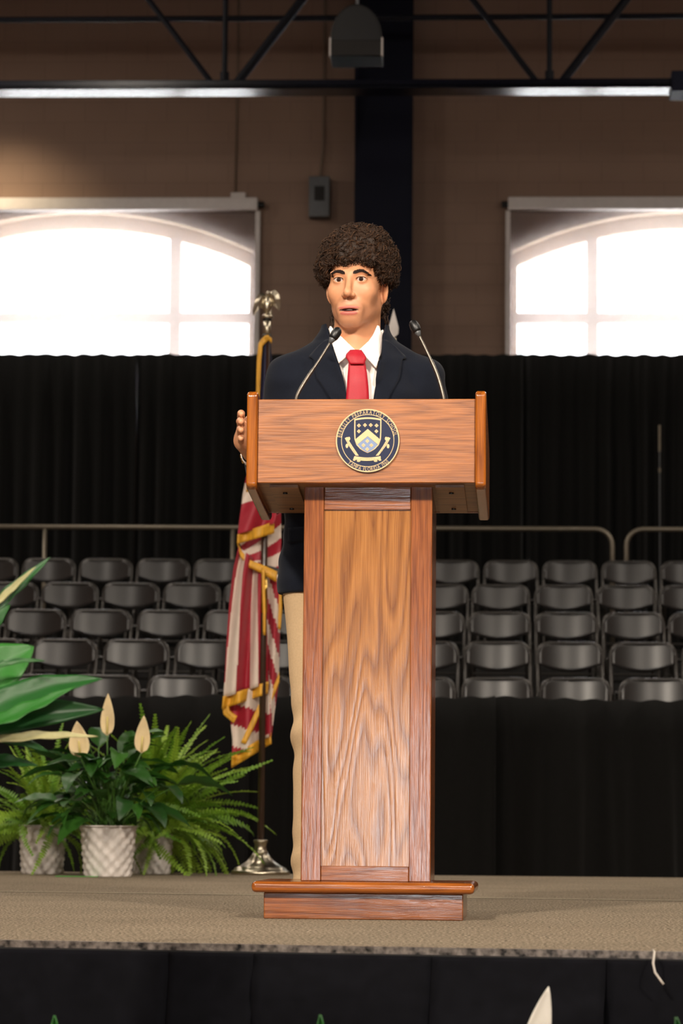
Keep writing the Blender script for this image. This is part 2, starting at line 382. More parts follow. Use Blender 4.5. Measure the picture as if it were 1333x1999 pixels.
# rear wall with two arched window openings
u_l1, _ = atb(493, 600, V_WALL); u_l0 = u_l1 - 3.32
u_r0, _ = atb(1000, 600, V_WALL); u_r1 = u_r0 + 3.32
_, z_spring = atb(493, 490, V_WALL); _, z_apex = atb(150, 414, V_WALL); _, z_sill = atb(300, 770, V_WALL)
def arch_z(t, zs, za): return zs + (za - zs) * (1 - (2*t - 1)**2) ** 0.85 if False else zs + (za - zs) * (1 - abs(2*t-1)**2.1)
WIN = [(u_l0, u_l1), (u_r0, u_r1)]
mb = MB(); T = 0.32
segs = [(-U_SIDE, u_l0), (u_l1, u_r0), (u_r1, U_SIDE)]
for a, b in segs: mb.box(a, b, V_WALL, V_WALL+T, Z_FLOOR, Z_CEIL)
for a, b in WIN:
    mb.box(a, b, V_WALL, V_WALL+T, Z_FLOOR, z_sill)
    n = 40
    for k in range(n):
        t0, t1 = k/n, (k+1)/n; x0, x1 = a+(b-a)*t0, a+(b-a)*t1
        za, zb = arch_z(t0, z_spring, z_apex), arch_z(t1, z_spring, z_apex)
        mb.add([(x0,V_WALL,za),(x1,V_WALL,zb),(x1,V_WALL,Z_CEIL),(x0,V_WALL,Z_CEIL),(x0,V_WALL+T,za),(x1,V_WALL+T,zb),(x1,V_WALL+T,Z_CEIL),(x0,V_WALL+T,Z_CEIL)],
               [(0,1,2,3),(7,6,5,4)]); mb.add([(x0,V_WALL,za),(x1,V_WALL,zb),(x1,V_WALL+T,zb),(x0,V_WALL+T,za)], [(0,3,2,1)], 1)
wall = struct('wall_back', mb, [M['wall'], M['reveal']])
for wi, (a, b) in enumerate(WIN):
    root = bpy.data.objects.new('window_%d' % (wi+1), None); COL.objects.link(root); hall(root); root['kind'] = 'structure'
    y0, y1 = V_WALL+.18, V_WALL+.26
    fr = MB(); n = 40; fw = 0.13
    for k in range(n):
        t0, t1 = k/n, (k+1)/n; x0, x1 = a+(b-a)*t0, a+(b-a)*t1
        za, zb = arch_z(t0, z_spring, z_apex), arch_z(t1, z_spring, z_apex)
        fr.add([(x0,y0,za-fw),(x1,y0,zb-fw),(x1,y0,zb),(x0,y0,za),(x0,y1,za-fw),(x1,y1,zb-fw),(x1,y1,zb),(x0,y1,za)],
               [(0,1,2,3),(7,6,5,4),(0,4,5,1),(3,2,6,7)])
    fr.box(a, a+.05, y0, y1, z_sill, z_spring); fr.box(b-.05, b, y0, y1, z_sill, z_spring); fr.box(a, b, y0, y1, z_sill, z_sill+.06)
    fr.build('window_frame', M['reveal'], root)
    mu = (a+.77, b-.77)
    for x in mu:
        t = (x-a)/(b-a); q = MB(); q.box(x-.055, x+.055, y0, y1, z_sill, arch_z(t, z_spring, z_apex)-fw+.02); q.build('mullion', M['window_frame'], root)
    _, zr = atb(420, 614, V_WALL)
    q = MB(); q.box(a, b, y0, y1, zr-.05, zr+.05); q.build('transom', M['window_frame'], root)
    for x0, x1 in ((a+.05, mu[0]-.055), (mu[0]+.055, mu[1]-.055), (mu[1]+.055, b-.05)):
        tops = [(x0+(x1-x0)*k/12, arch_z((x0+(x1-x0)*k/12-a)/(b-a), z_spring, z_apex)-fw) for k in range(13)]
        p = MB(); p.prism([(x1, zr+.05), (x0, zr+.05)] + tops, y0+.035, y0+.041); p.build('pane', M['glass'], root)
        p = MB(); p.box(x0, x1, y0+.035, y0+.041, z_sill+.06, zr-.05); p.build('pane', M['glass'], root)
    # roller shade with its cassette on the wall
    side = ('left' if wi == 0 else 'right')
    uc = (a+b)/2; _, zc0 = atb(667, 410, V_WALL-.1); _, zc1 = atb(667, 386, V_WALL-.1)
    hw = (b-a)/2 + 0.045
    rs = thing('roller_shade', 'grey see-through roller shade with white cassette over the %s arched window' % side, 'window shade', group='roller shades over the arched windows')
    hall(rs, uc, V_WALL-.006, 0)
    q = MB(); q.box(-hw, hw, -.13, -.0, zc0, zc1); q.build('cassette', M['white_metal'], rs, bevel=.01)
    q = MB(); q.box(-hw+.02, hw-.02, -.052, -.050, z_sill-.3, zc0+.02); q.build('shade_fabric', M['shade'], rs)
    for sx in (-1, 1):
        q = MB(); q.box(sx*hw-.022, sx*hw+.022, -.07, -.0, z_sill-.3, zc0); q.build('side_channel', M['white_metal'], rs)
        q = MB(); q.tube([(sx*hw, -.06, (zc0+zc1)/2), (sx*(hw+.06), -.06, (zc0+zc1)/2)], .03, 10); q.build('end_cap', M['black_plastic'], rs)
    q = MB(); q.box(hw-.26, hw-.12, -.11, -.0, zc1, zc1+.05); q.build('bracket', M['white_metal'], rs)

# navy steel column: H section standing against the wall
uc0, _ = atb(691, 400, V_WALL-.5); uc1, _ = atb(803, 400, V_WALL-.5); w = (uc1-uc0)/2; uc = (uc0+uc1)/2
q = MB(); q.box(-w, w, 0, .03, Z_FLOOR, Z_CEIL); q.box(-.012, .012, .03, .37, Z_FLOOR, Z_CEIL); q.box(-w, w, .37, .40, Z_FLOOR, Z_CEIL)
_, zt = atb(700, 190, V_WALL-.5)
q.add([(-w, -.16, zt+.9), (-w, -.16, zt+.1), (-w, 0, zt-.55), (-w, 0, zt+.9), (-w+.02, -.16, zt+.9), (-w+.02, -.16, zt+.1), (-w+.02, 0, zt-.55), (-w+.02, 0, zt+.9)],
      [(0,1,2,3),(7,6,5,4),(0,4,5,1),(1,5,6,2),(2,6,7,3),(3,7,4,0)])
c = q.build('trim_1', M['navy_steel']); c['kind'] = 'structure'; hall(c, uc, V_WALL-.45, 0)

# roof truss
VT = 22.0
_, zb = atb(667, 168, VT); u1, _ = atb(436, 155, VT); u2, _ = atb(1073, 150, VT); pan = u2-u1
tr = thing('roof_truss', 'dark navy steel roof truss crossing above the stage', 'truss'); hall(tr, 0, VT, 0)
q = MB(); q.box(-U_SIDE, U_SIDE, -.02, .24, zb-.02, zb+.015); q.box(-U_SIDE, U_SIDE, -.02, .0, zb-.02, zb+.05); q.build('bottom_chord', M['truss_steel'], tr, bevel=.004)
zt = zb + 1.62
q = MB(); q.box(-U_SIDE, U_SIDE, 0, .22, zt, zt+.07); q.build('top_chord', M['truss_steel'], tr)
for k in range(-3, 4):
    u = u1 + k*pan
    if abs(u) > U_SIDE-.3: continue
    for sx, r in ((-1, .026), (1, .038)):
        e = u + sx*pan/2
        if abs(e) > U_SIDE: continue
        q = MB(); q.tube([(u+sx*.06, .1, zb), (e, .1, zt)], r, 6); q.build('diagonal', M['truss_web'], tr)
    q = MB(); q.tube([(u, .1, zb), (u, .1, zt)], .024, 6); q.tube([(u, .1, zb), (u, .1, zb+.14)], .04, 6); q.build('web_post', M['truss_web'], tr)
ux, zx = atb(1325, 150, VT)
q = MB(); q.box(ux-.06, ux+.2, -.06, .26, zb-.06, zb+.10); q.build('splice_plate', M['navy_steel'], tr, bevel=.004)
_, zp = atb(667, 37, 23.5)
q = MB(); q.tube([(-U_SIDE, 0, zp), (U_SIDE, 0, zp+.02)], .024, 10)
b_ = q.build('roof_brace', M['truss_web'], smooth=True); tag(b_, 'thin dark horizontal pipe running above the truss bottom chord', 'pipe'); hall(b_, 0, 23.5, 0)

# hanging loudspeaker: arched hood with a shallow grey front rim
us, zs = atb(695, 110, 20.0); s20 = F_PX/20.0; w = 52/s20
sp = thing('hanging_loudspeaker', 'dark dome-backed loudspeaker hanging below the ceiling in front of the blue column', 'loudspeaker'); hall(sp, us, 20.0, zs)
def hood(sc, wd): return [(-wd, 0)] + [(wd*math.cos(math.pi*(1-k/16)), .13+sc*math.sin(math.pi*k/16)) for k in range(17)] + [(wd, 0)]
q = MB(); q.prism(hood(.26, w), .0, .30); q.build('housing', M['speaker_case'], sp, bevel=.012)
q = MB(); q.prism(hood(.235, w*.9), -.008, .0); q.build('grille', M['black_plastic'], sp)
q = MB(); q.box(-w*1.0, w*1.0, -.03, .30, -.005, .115); q.build('rim', M['speaker_trim'], sp, bevel=.01)
for sx in (-1, 1):
    q = MB(); q.box(sx*w-.006, sx*w+.006, -.034, .02, -.004, .13); q.build('side_strip', M['white_metal'], sp)
q = MB(); q.tube([(0, .15, .38), (0, .15, Z_CEIL-zs)], .012, 8); q.build('hanger_rod', M['grey_metal'], sp)

# grey box with conduit, and the cable down to the left shade
ub, z1 = atb(624, 347, V_WALL-.06); _, z0 = atb(624, 426, V_WALL-.06)
eb = thing('electrical_box', 'grey electrical box on the tan wall left of the blue column', 'electrical box'); hall(eb, ub, V_WALL-.004, 0)
q = MB(); q.box(-.10, .10, -.13, 0, z0, z1); q.build('box_body', M['grey_metal'], eb, bevel=.008)
q = MB(); q.box(-.045, .05, -.138, -.13, z1-.24, z1-.1); q.build('cover_plate', M['speaker_trim'], eb, bevel=.003)
q = MB(); q.tube([(.0, -.03, z1), (.03, -.03, z1+.3), (.035, -.03, Z_CEIL)], .013, 8); q.build('conduit', M['conduit'], eb)
ucab, zc = atb(459, 378, V_WALL-.02)
q = MB(); q.tube([(0, 0, zc), (.015, 0, Z_CEIL)], .01, 8); cb = q.build('shade_cable', M['conduit'], smooth=True)
tag(cb, 'thin dark cable running down the wall to the left window shade', 'cable'); hall(cb, ucab, V_WALL-.012, 0)

# ------------------------------------------------------------------ rear curtain
VC = 25.7
ups = [atb(x, 690, VC)[0] for x in (268, 1020)]; span = ups[1]-ups[0]
_, ztop = atb(667, 692, VC)
edges = [ups[0]-2*span, ups[0]-span, ups[0], ups[1], ups[1]+span, ups[1]+2*span]
names = [None, 'black pleated curtain panel at the far left behind the chairs', 'black pleated curtain panel behind the speaker between the curtain posts', 'black pleated curtain panel at the far right behind the chairs', None]
def drape(w, z0, z1, seed, amp=.05, nz=14, pitch=.17, seg=.022, sag=0.0):
    r = np.random.default_rng(seed); nx = int(w/seg); xs = np.linspace(0, w, nx)
    ph = np.cumsum(seg/pitch*2*np.pi*(0.55+0.9*r.random(nx)))
    a2 = np.interp(xs, np.linspace(0, w, 14), 0.35+0.9*r.random(14))
    dr = np.interp(xs, np.linspace(0, w, 18), r.normal(0, .05, 18))
    rows = []
    for k in range(nz+1):
        t = k/nz; z = z1+(z0-z1)*t
        g = 0.25+0.75*min(1, t*5)
        zz = z - (sag*np.sin(xs/w*np.pi) + .006*np.sin(xs*37+seed))*(1-t)
        y = amp*a2*g*np.sin(ph) + amp*.4*np.sin(ph*.37+t*1.3+seed)
        rows.append(list(zip(xs+dr*t*1.5*(np.sin(xs/w*np.pi)), y, zz)))
    q = MB(); q.grid(rows); return q
for k in range(1, 4):
    q = drape(span, Z_FLOOR+.01, ztop, 11+k, nz=12); o = q.build('stage_curtain', M['black_drape'], smooth=True, solid=.004)
    tag(o, names[k], 'curtain', 'black curtain panels behind the seating'); hall(o, edges[k], VC, 0)
for k, (u, lab) in enumerate(((ups[0], 'rounded black curtain post top showing against the left window'), (ups[1], 'rounded black curtain post top showing against the right window'))):
    t = thing('curtain_post', lab, 'curtain post', group='curtain posts'); hall(t, u, VC+.22, 0)
    q = MB(); q.tube([(0,0,Z_FLOOR+.02), (0,0,ztop)], .03, 10); q.build('post', M['black_plastic'], t)
    q = MB(); q.lathe([(.10,ztop-.05),(.105,ztop-.02),(.085,ztop+.012),(.05,ztop+.03),(0,ztop+.035)], 18); q.build('cap', M['black_drape'], t, smooth=True)
    q = MB(); q.box(-.25,.25,-.1,.1,Z_FLOOR,Z_FLOOR+.02); q.build('base_plate', M['black_plastic'], t)
uu, za = atb(1287, 830, VC-.2); _, zb_ = atb(1287, 882, VC-.2)  # rod added in place of a streak of light between curtain panels
t = thing('light_slit_rod', 'thin rod standing in for light through a curtain gap, far right', 'rod'); hall(t, uu, VC-.2, 0)
q = MB(); q.tube([(0,0,Z_FLOOR), (0,0,za-.1)], .006, 8); q.build('shaft', M['grey_metal'], t)
q = MB(); q.tube([(0,0,zb_), (0,0,za)], .012, 8); q.build('bright_streak', M['rail_steel'], t)  # paler length drawn for the bright top of the light streak
_, zk = atb(1287, 918, VC-.2)
q = MB(); q.tube([(0,0,zk-.02), (0,0,zk+.02)], .012, 8); q.build('streak_speck', M['rail_steel'], t)

# ------------------------------------------------------------------ tiers, railings, folding chairs
CH = 0.78
ROWS = [  # depth of backrest, y of the top edge, chair centres (pixels)
    (17.6, 1322, [58, 205, 356, 508, 664, 820, 970, 1123, 1277]),
    (18.75, 1252, [-14, 127, 267, 406, 548, 690, 831, 971, 1112, 1255, 1396]),
    (20.05, 1194, [-58, 70, 198, 328, 458, 588, 718, 847, 975, 1105, 1236, 1365]),
    (21.5, 1141, [20, 137, 256, 375, 493, 615, 736, 858, 977, 1100, 1222, 1343]),
    (23.0, 1094, [-16, 96, 207, 319, 431, 544, 657, 769, 882, 997, 1112, 1227, 1342])]
tiers = [atb(667, y, v)[1]-CH for v, y, _ in ROWS]
bl = thing('bleacher', 'black stepped seating platform carrying the rows of folding chairs', 'bleacher'); hall(bl)
for k, (v, y, cs) in enumerate(ROWS):
    v0 = v - .78; v1 = ROWS[k+1][0]-.78 if k < 4 else v + .9
    q = MB(); q.box(-9, 9, v0, v1+.02, Z_FLOOR, tiers[k]-.002); q.build('tier', M['bleacher'], bl)

def railing(name, label, u0, u1, z, v, zb, end0, end1):
    t = thing(name, label, 'railing', group='steel railings behind the back row'); hall(t, 0, v, 0)
    r = .14; path = []
    def arc(cx, s): return [(cx + s*r*math.sin(a), 0, z - r + r*math.cos(a)) for a in [R(90)*k/6 for k in range(7)]]
    if end0: path += [(u0, 0, zb)] + arc(u0+r, -1)[::-1]
    else: path += [(u0, 0, z)]
    if end1: path += arc(u1-r, 1) + [(u1, 0, zb)]
    else: path += [(u1, 0, z)]
    q = MB(); q.tube(path, .021, 10); q.build('top_rail', M['rail_steel'], t, smooth=True)
    n = int((u1-u0)//1.8)
    for k in range(1, n+1):
        x = u0 + (u1-u0)*k/(n+1); q = MB(); q.tube([(x, 0, zb), (x, 0, z)], .018, 8); q.build('rail_post', M['rail_steel'], t, smooth=True)
VR = 23.75
ur1, zr = atb(1195, 1033, VR); ur2, _ = atb(1222, 1033, VR)
railing('steel_railing', 'long grey steel railing running behind the back row of chairs', -5.2, ur1, zr, VR, tiers[4], False, True)
railing('steel_railing', 'short grey steel railing with rounded corner at the far right', ur2, ur2+3.0, zr, VR, tiers[4], True, True)

def make_chair():
    t = thing('folding_chair', 'x', 'chair')
    # curved backrest: rounded top corners, bowed lower edge, hollowed toward the sitter
    W2, q = .207, MB()
    top = lambda x: CH + .004 - .085*max(0, (abs(x)-.13)/.077)**2.4
    bot = lambda x: CH - .192 + .052*(abs(x)/W2)**2
    rows = []
    for j in range(9):
        row = []
        for k in range(19):
            x = -W2 + 2*W2*k/18; s = j/8
            z = top(x)*(1-s) + bot(x)*s
            y = .034*(1-(x/W2)**2) - .014 - .09*(CH-z)
            row.append((x, y, z))
        rows.append(row)
    q.grid(rows); q.build('backrest', M['chair_vinyl'], t, smooth=True, solid=.012)
    # side frames: one continuous tube over the back, down to the front feet
    q = MB(); r = .075; path = [(-.212, -.46, .012), (-.212, -.16, .40), (-.212, -.035, CH-.20)]
    path += [(-.212+r-r*math.cos(a), .005, CH-.085+.082*math.sin(a)) for a in [R(90)*k/5 for k in range(6)]]
    path += [(-p[0], p[1], p[2]) for p in path[::-1]]
    q.tube(path, .0115, 8); q.build('frame', M['chair_frame'], t, smooth=True)
    q = MB()
    rows = [[(-.2+.4*k/8, -.42+.40*j/6, .435-.012*math.sin(math.pi*k/8)+.012*j/6) for k in range(9)] for j in range(7)]
    q.grid(rows); q.build('seat', M['chair_vinyl'], t, smooth=True, solid=.02)
    for sx in (-1, 1):
        q = MB(); q.tube([(sx*.195, .05, .012), (sx*.195, -.10, .25), (sx*.195, -.30, .43)], .0105, 8); q.build('rear_leg', M['chair_frame'], t, smooth=True)
    q = MB(); q.tube([(-.195, .02, .06), (.195, .02, .06)], .009, 6); q.build('stretcher', M['chair_frame'], t)
    q = MB(); q.tube([(-.212, -.40, .09), (.212, -.40, .09)], .009, 6); q.build('stretcher', M['chair_frame'], t)
    return t
chair0 = make_chair(); used = False
RN = ['front', 'second', 'third', 'fourth', 'back']
ORD = ['first', 'second', 'third', 'fourth', 'fifth', 'sixth', 'seventh']
for k, (v, y, cs) in enumerate(ROWS):
    left = [c for c in cs if c < 590]; right = [c for c in cs if c > 780]
    row = RN[k] + ' row' + (' from the stage' if 0 < k < 4 else '')
    for c in cs:
        o = copy_tree(chair0) if used else chair0; used = True
        u, _ = atb(c, y, v)
        o.location = B(u, v, tiers[k]); o.rotation_euler = (0, 0, -BYAW + random.uniform(-.02, .02))
        if c in left: lab = '%s black folding chair from the left edge, %s' % (ORD[left.index(c)], row)
        elif c in right: lab = '%s black folding chair right of the lectern column, %s' % (ORD[right.index(c)], row)
        else:
            mid = [d for d in cs if d not in left and d not in right]
            lab = '%s black folding chair hidden behind the lectern column, %s' % (ORD[mid.index(c)], row)
        o['label'] = lab; o['group'] = 'black folding chairs on the tiers'

# low black drape along the front of the tiers
VD = 16.6
_, zd = atb(667, 1357, VD); ua, _ = atb(-250, 1400, VD); us_ = [ua, atb(480, 1400, VD)[0], atb(960, 1400, VD)[0], atb(1600, 1400, VD)[0]]
for k, lab in enumerate(('low black drape below the chairs behind the potted plants', 'low black drape below the chairs behind the lectern column', 'low black drape below the chairs right of the lectern')):
    q = drape(us_[k+1]-us_[k]+.02, Z_FLOOR+.01, zd, 31+k, amp=.035, pitch=.26, nz=10, sag=.02)
    o = q.build('tier_drape', M['black_drape'], smooth=True, solid=.004); tag(o, lab, 'drape', 'low drapes in front of the tiers'); hall(o, us_[k], VD, 0)

# ------------------------------------------------------------------ stage
pl, pr = ground(-400, 1831), ground(1733, 1869)
def bl2(p): return (p.dot(EU), p.dot(EV))
(a0, b0), (a1, b1) = bl2(pl), bl2(pr)
sl = (b1-b0)/(a1-a0)
UL, UR, VB = -6.0, 6.0, bl2(ground(667, 1707))[1]
fl = lambda u: b0 + (u-a0)*sl
sf = fl
st = bpy.data.objects.new('floor_stage', None); COL.objects.link(st); hall(st); st['kind'] = 'structure'
q = MB(); q.prism([(UL, sf(UL)+.012), (UR, sf(UR)+.012), (UR, VB), (UL, VB)], -.06, 0, 'z'); q.build('carpet', M['carpet'], st)
q = MB(); q.prism([(UL, sf(UL)), (UR, sf(UR)), (UR, sf(UR)+.014), (UL, sf(UL)+.014)], -.010, .003, 'z'); q.build('edge_trim', M['edge_trim'], st)
q = MB(); q.prism([(UL, sf(UL)-.002), (UR, sf(UR)-.002), (UR, sf(UR)+.014), (UL, sf(UL)+.014)], -.03, -.010, 'z'); q.build('edge_binding', M['edge_binding'], st)
q = MB(); q.prism([(UL, sf(UL)+.1), (UR, sf(UR)+.1), (UR, VB-.02), (UL, VB-.02)], Z_FLOOR, -.06, 'z'); q.build('stage_deck', M['bleacher'], st)
p0, p1 = bl2(ground(0, 1741)), bl2(ground(1180, 1757)); g = (p1[1]-p0[1])/(p1[0]-p0[0])
q = MB(); y0 = p0[1]-p0[0]*g
q.add([(UL, y0+UL*g, .0015), (UR, y0+UR*g, .0015), (UR, y0+UR*g+.05, .0015), (UL, y0+UL*g+.05, .0015)], [(0,1,2,3)]); q.build('carpet_seam', M['carpet_seam'], st)
# skirt: flat black cloth with soft creases, in lengths
ang = math.atan(sl)
cuts = [-6.0, bl2(ground(330, 1845))[0], bl2(ground(500, 1845))[0]+.0, bl2(ground(845, 1850))[0], bl2(ground(1180, 1857))[0], 6.0]
labs = ['black stage skirt length at the left below the potted plants', 'narrow black stage skirt length left of the lectern', 'black stage skirt length directly below the lectern', 'black stage skirt length right of the lectern base', 'black stage skirt length at far right with dangling string']
for k in range(5):
    w = (cuts[k+1]-cuts[k])/math.cos(ang); r = np.random.default_rng(50+k); q = MB(); nx, nz = max(12, int(w/.02)), 40
    cr = [(r.uniform(0, w), r.uniform(-.7, -.05), r.uniform(-.5, .5), r.uniform(.03, .14), r.uniform(.004, .012)) for _ in range(int(6+w*9))]
    rows = []
    for j in range(nz+1):
        z = -.013 + (Z_FLOOR+.015+.013)*(j/nz)**1.3; row = []
        for i in range(nx+1):
            x = w*i/nx; y = -.012*min(1, j/8) + .006*math.sin(x*9+k)*min(1, j/10)
            for (cx, cz, sl_, wd, am) in cr:
                d = (z-cz) - sl_*(x-cx); e = (x-cx)/.35
                if abs(d) < 3*wd and abs(e) < 2: y -= am*math.exp(-(d/wd*2)**2)*math.exp(-e*e)*min(1, j/4)
            row.append((x, y, z))
        rows.append(row)
    q.grid(rows); o = q.build('stage_skirt', M['black_skirt'], smooth=True, solid=.003); tag(o, labs[k], 'stage skirt', 'black cloth lengths along the stage front')
    o.location = B(cuts[k], fl(cuts[k])-.006-.004*(k % 2), 0); o.rotation_euler = (0, 0, -BYAW+ang)
pS = ground(1270, 1858)
q = MB(); q.tube([(0, .0, 0), (-.002, -.050, -.001), (-.006, -.062, -.02), (-.003, -.063, -.036), (.007, -.063, -.05), (.012, -.063, -.057)], .0024, 6)
o = q.build('string', M['string'], smooth=True); tag(o, 'short pale string dangling over the stage edge at right', 'string'); us_p = pS.dot(EU); o.location = B(us_p, fl(us_p)+.004, .005)
q = MB(); q.box(-.09, .09, -.03, .03, 0, .002); o = q.build('tape_mark', M['green_tape']); tag(o, 'bright green tape mark on the carpet by the plant pots', 'tape'); o.location = ground(150, 1711.5) + Vector((0, 0, .0005))
# ------------------------------------------------------------------ lectern
LY = R(-4.2)
pb = ground(708.5, 1795.5)
lec = thing('lectern', 'tall varnished oak lectern with round navy school seal on its front', 'lectern', (pb.x, pb.y, 0), LY)
q = MB(); q.box(-.240, .240, 0, .322, 0, .063); q.build('plinth', M['oak_rail'], lec, bevel=.003)
q = MB(); q.box(-.268, .268, -.028, .335, .063, .090); q.build('ledge', M['oak_ledge'], lec, bevel=.011)
CXL, CW, CF, CB_, ZT = .002, .1575, .045, .31, 1.075
q = MB(); q.box(CXL-CW, CXL-CW+.049, CF, CF+.022, .09, ZT); q.build('stile', M['oak_stile'], lec, bevel=.0025)
q = MB(); q.box(CXL+CW-.053, CXL+CW, CF, CF+.022, .09, ZT); q.build('stile', M['oak_stile'], lec, bevel=.0025)
q = MB(); q.box(CXL-CW+.049, CXL+CW-.053, CF+.003, CF+.022, .09, .127); q.build('rail', M['oak_rail'], lec, bevel=.002)
q = MB(); q.box(CXL-CW+.049, CXL+CW-.053, CF+.003, CF+.022, .995, ZT); q.build('rail', M['oak_rail'], lec, bevel=.002)
q = MB(); q.box(CXL-CW+.047, CXL+CW-.051, CF+.009, CF+.020, .125, .998); q.build('panel', M['oak_panel'], lec)
for sx in (-1, 1):
    x = CXL + sx*(CW-.011); q = MB(); q.box(x-.010, x+.010, CF+.022, CB_, .09, ZT); q.build('side_panel', M['oak_stile'], lec, bevel=.002)
q = MB(); q.box(CXL-CW+.02, CXL+CW-.02, CB_-.02, CB_, .09, ZT); q.build('back_panel', M['oak_stile'], lec)
q = MB(); q.box(CXL-CW+.02, CXL+CW-.02, CF+.022, CB_-.02, .5, .518); q.build('inner_shelf', M['oak_rail'], lec)
# desk box
def zz(py, y=-.02): return at(716, py, pb.y+y).z
ZP0, ZP1 = zz(943), zz(779)
q = MB(); q.box(-.266, .266, -.022, 0, ZP0, ZP1); fp = q.build('front_board', M['oak_front'], lec, bevel=.003)
XW, TW = .292, .0265
for sx in (-1, 1):
    prof = [(-.034, ZP0-.006), (-.034, ZP1+.010), (-.026, ZP1+.019), (-.005, ZP1+.018), (.33, ZP1-.075), (.36, ZP1-.10), (.36, ZP0-.045), (.34, ZP0-.052), (-.02, ZP0-.016)]
    q = MB(); a, b = (sx*XW, sx*(XW-TW)); q.prism(prof, min(a, b), max(a, b), 'x'); q.build('wing', M['oak_wing'], lec, bevel=.009)
q = MB(); x = XW-TW
q.add([(-x, 0, ZP0+.002), (x, 0, ZP0+.002), (x, .34, ZP0-.034), (-x, .34, ZP0-.034), (-x, 0, ZP0+.020), (x, 0, ZP0+.020), (x, .34, ZP0-.016), (-x, .34, ZP0-.016)],
      [(0,3,2,1),(4,5,6,7),(0,1,5,4),(1,2,6,5),(2,3,7,6),(3,0,4,7)]); q.build('box_bottom', M['oak_under'], lec)
for sx in (-1, 1):          # mounting plates either side of the column
    q = MB(); xa, xb = sorted((sx*.168, sx*.238)); f = lambda y: ZP0 - .036*y/.34
    q.add([(xa, .012, f(.012)-.006), (xb, .012, f(.012)-.006), (xb, .30, f(.30)-.006), (xa, .30, f(.30)-.006), (xa, .012, f(.012)+.001), (xb, .012, f(.012)+.001), (xb, .30, f(.3)+.001), (xa, .30, f(.3)+.001)],
          [(0,3,2,1),(4,5,6,7),(0,1,5,4),(1,2,6,5),(2,3,7,6),(3,0,4,7)]); mp_ = q.build('mounting_plate', M['oak_under'], lec)
    for y in (.07, .25):
        q = MB(); q.lathe([(.006, f(y)-.009), (.006, f(y)-.004)], 10, (sx*.205, y, 0)); q.build('screw', M['screw'], mp_)
q = MB()
q.add([(-x, 0, ZP1-.025), (x, 0, ZP1-.025), (x, .34, ZP1-.125), (-x, .34, ZP1-.125), (-x, 0, ZP1-.010), (x, 0, ZP1-.010), (x, .34, ZP1-.110), (-x, .34, ZP1-.110)],
      [(0,3,2,1),(4,5,6,7),(0,1,5,4),(1,2,6,5),(2,3,7,6),(3,0,4,7)]); q.build('reading_desk', M['oak_front'], lec)
q = MB(); q.box(-x, x, .325, .34, ZP0-.034, ZP1-.11); q.build('back_board', M['oak_front'], lec)

# seal
cs = at(718, 861, pb.y-.02); loc = Matrix.Rotation(-LY, 3, 'Z') @ (cs - Vector((pb.x, pb.y, 0)))
SR = .0775; SY = -.0275
q = MB(); q.lathe([(SR, 0), (SR, .005), (SR-.0015, .0065)], 64, (loc.x, -.021, loc.z), axis='y'); seal = q.build('seal', M['navy_enamel'], lec, smooth=False)
seal['label'] = 'round navy and gold school seal'
def S2(x, y): return (loc.x + x*SR, loc.z + y*SR)
def zp(x, y): return S2((x-690)/510, (640-y)/510)      # measured on an enlarged view of the emblem
def ring(q, r0, r1, y0, y1, n=72):
    vs = []; fs = []
    for k in range(n):
        a = 2*math.pi*k/n; c, s = math.cos(a), math.sin(a)
        for r, y in ((r0, y0), (r1, y0), (r1, y1), (r0, y1)): p = S2(r*c, r*s); vs.append((p[0], y, p[1]))
    for k in range(n):
        m = (k+1) % n
        for j in range(4): fs.append((k*4+j, k*4+(j+1)%4, m*4+(j+1)%4, m*4+j))
    q.add(vs, fs)
q = MB(); ring(q, .965, 1.0, -.0268, -.0292); ring(q, .815, .835, -.0270, -.0283); q.build('ring', M['seal_gold'], seal)
def poly(q, pts, d=.0008, y=SY): q.prism([zp(*p) for p in pts], y-d, y+.0008, 'y')
def shield(s):
    top = [(-218+436*k/8, -312-26*math.sin(math.pi*k/8)) for k in range(9)]
    rt = [(218, -100), (212, 20), (180, 110), (120, 175), (60, 212), (0, 238)]
    pts = top + rt + [(-x, y) for x, y in rt[-2::-1]]
    return [(690+x*s, 600+((y+30)*s-30)) for x, y in pts]
q = MB(); poly(q, shield(1.0), .0004); q.build('shield_border', M['seal_gold'], seal)
q = MB(); poly(q, shield(.91), .0008); q.build('shield_field', M['navy_enamel'], seal)
q = MB(); poly(q, [(690, 452), (885, 618), (872, 690), (850, 700), (690, 568), (530, 700), (508, 690), (495, 618)], .0013); q.build('chevron', M['seal_gold'], seal)
q = MB(); poly(q, [(690, 572), (848, 702), (800, 760), (740, 806), (690, 828), (640, 806), (580, 760), (532, 702)], .0012); q.build('lower_field', M['seal_blue'], seal)
q = MB()
for (x, y) in ((548,397),(645,390),(738,390),(831,397),(548,490),(829,490),(685,648),(623,715),(750,715),(684,780)):
    for k in range(4):
        a = R(90*k); cx, cy = x+17*math.cos(a), y+17*math.sin(a)
        poly(q, [(cx+14*math.cos(R(45*j)), cy+14*math.sin(R(45*j))) for j in range(8)], .0017)
    poly(q, [(x-12, y-12), (x+12, y-12), (x+12, y+12), (x-12, y+12)], .0017)
q.build('crosses', M['seal_gold'], seal)['kind'] = 'stuff'
q = MB()
poly(q, [(322,600),(365,580),(390,640),(440,720),(500,810),(550,885),(500,882),(440,800),(380,710)], .0011)
poly(q, [(1055,600),(1010,580),(985,640),(940,720),(880,810),(820,885),(868,882),(930,800),(995,710)], .0011)
arc_t = [(480+420*k/10, 890+24*math.sin(math.pi*k/10)) for k in range(11)]
poly(q, arc_t + [(903, 945)] + [(900-440*k/10, 942+26*math.sin(math.pi*k/10)) for k in range(11)], .0014)
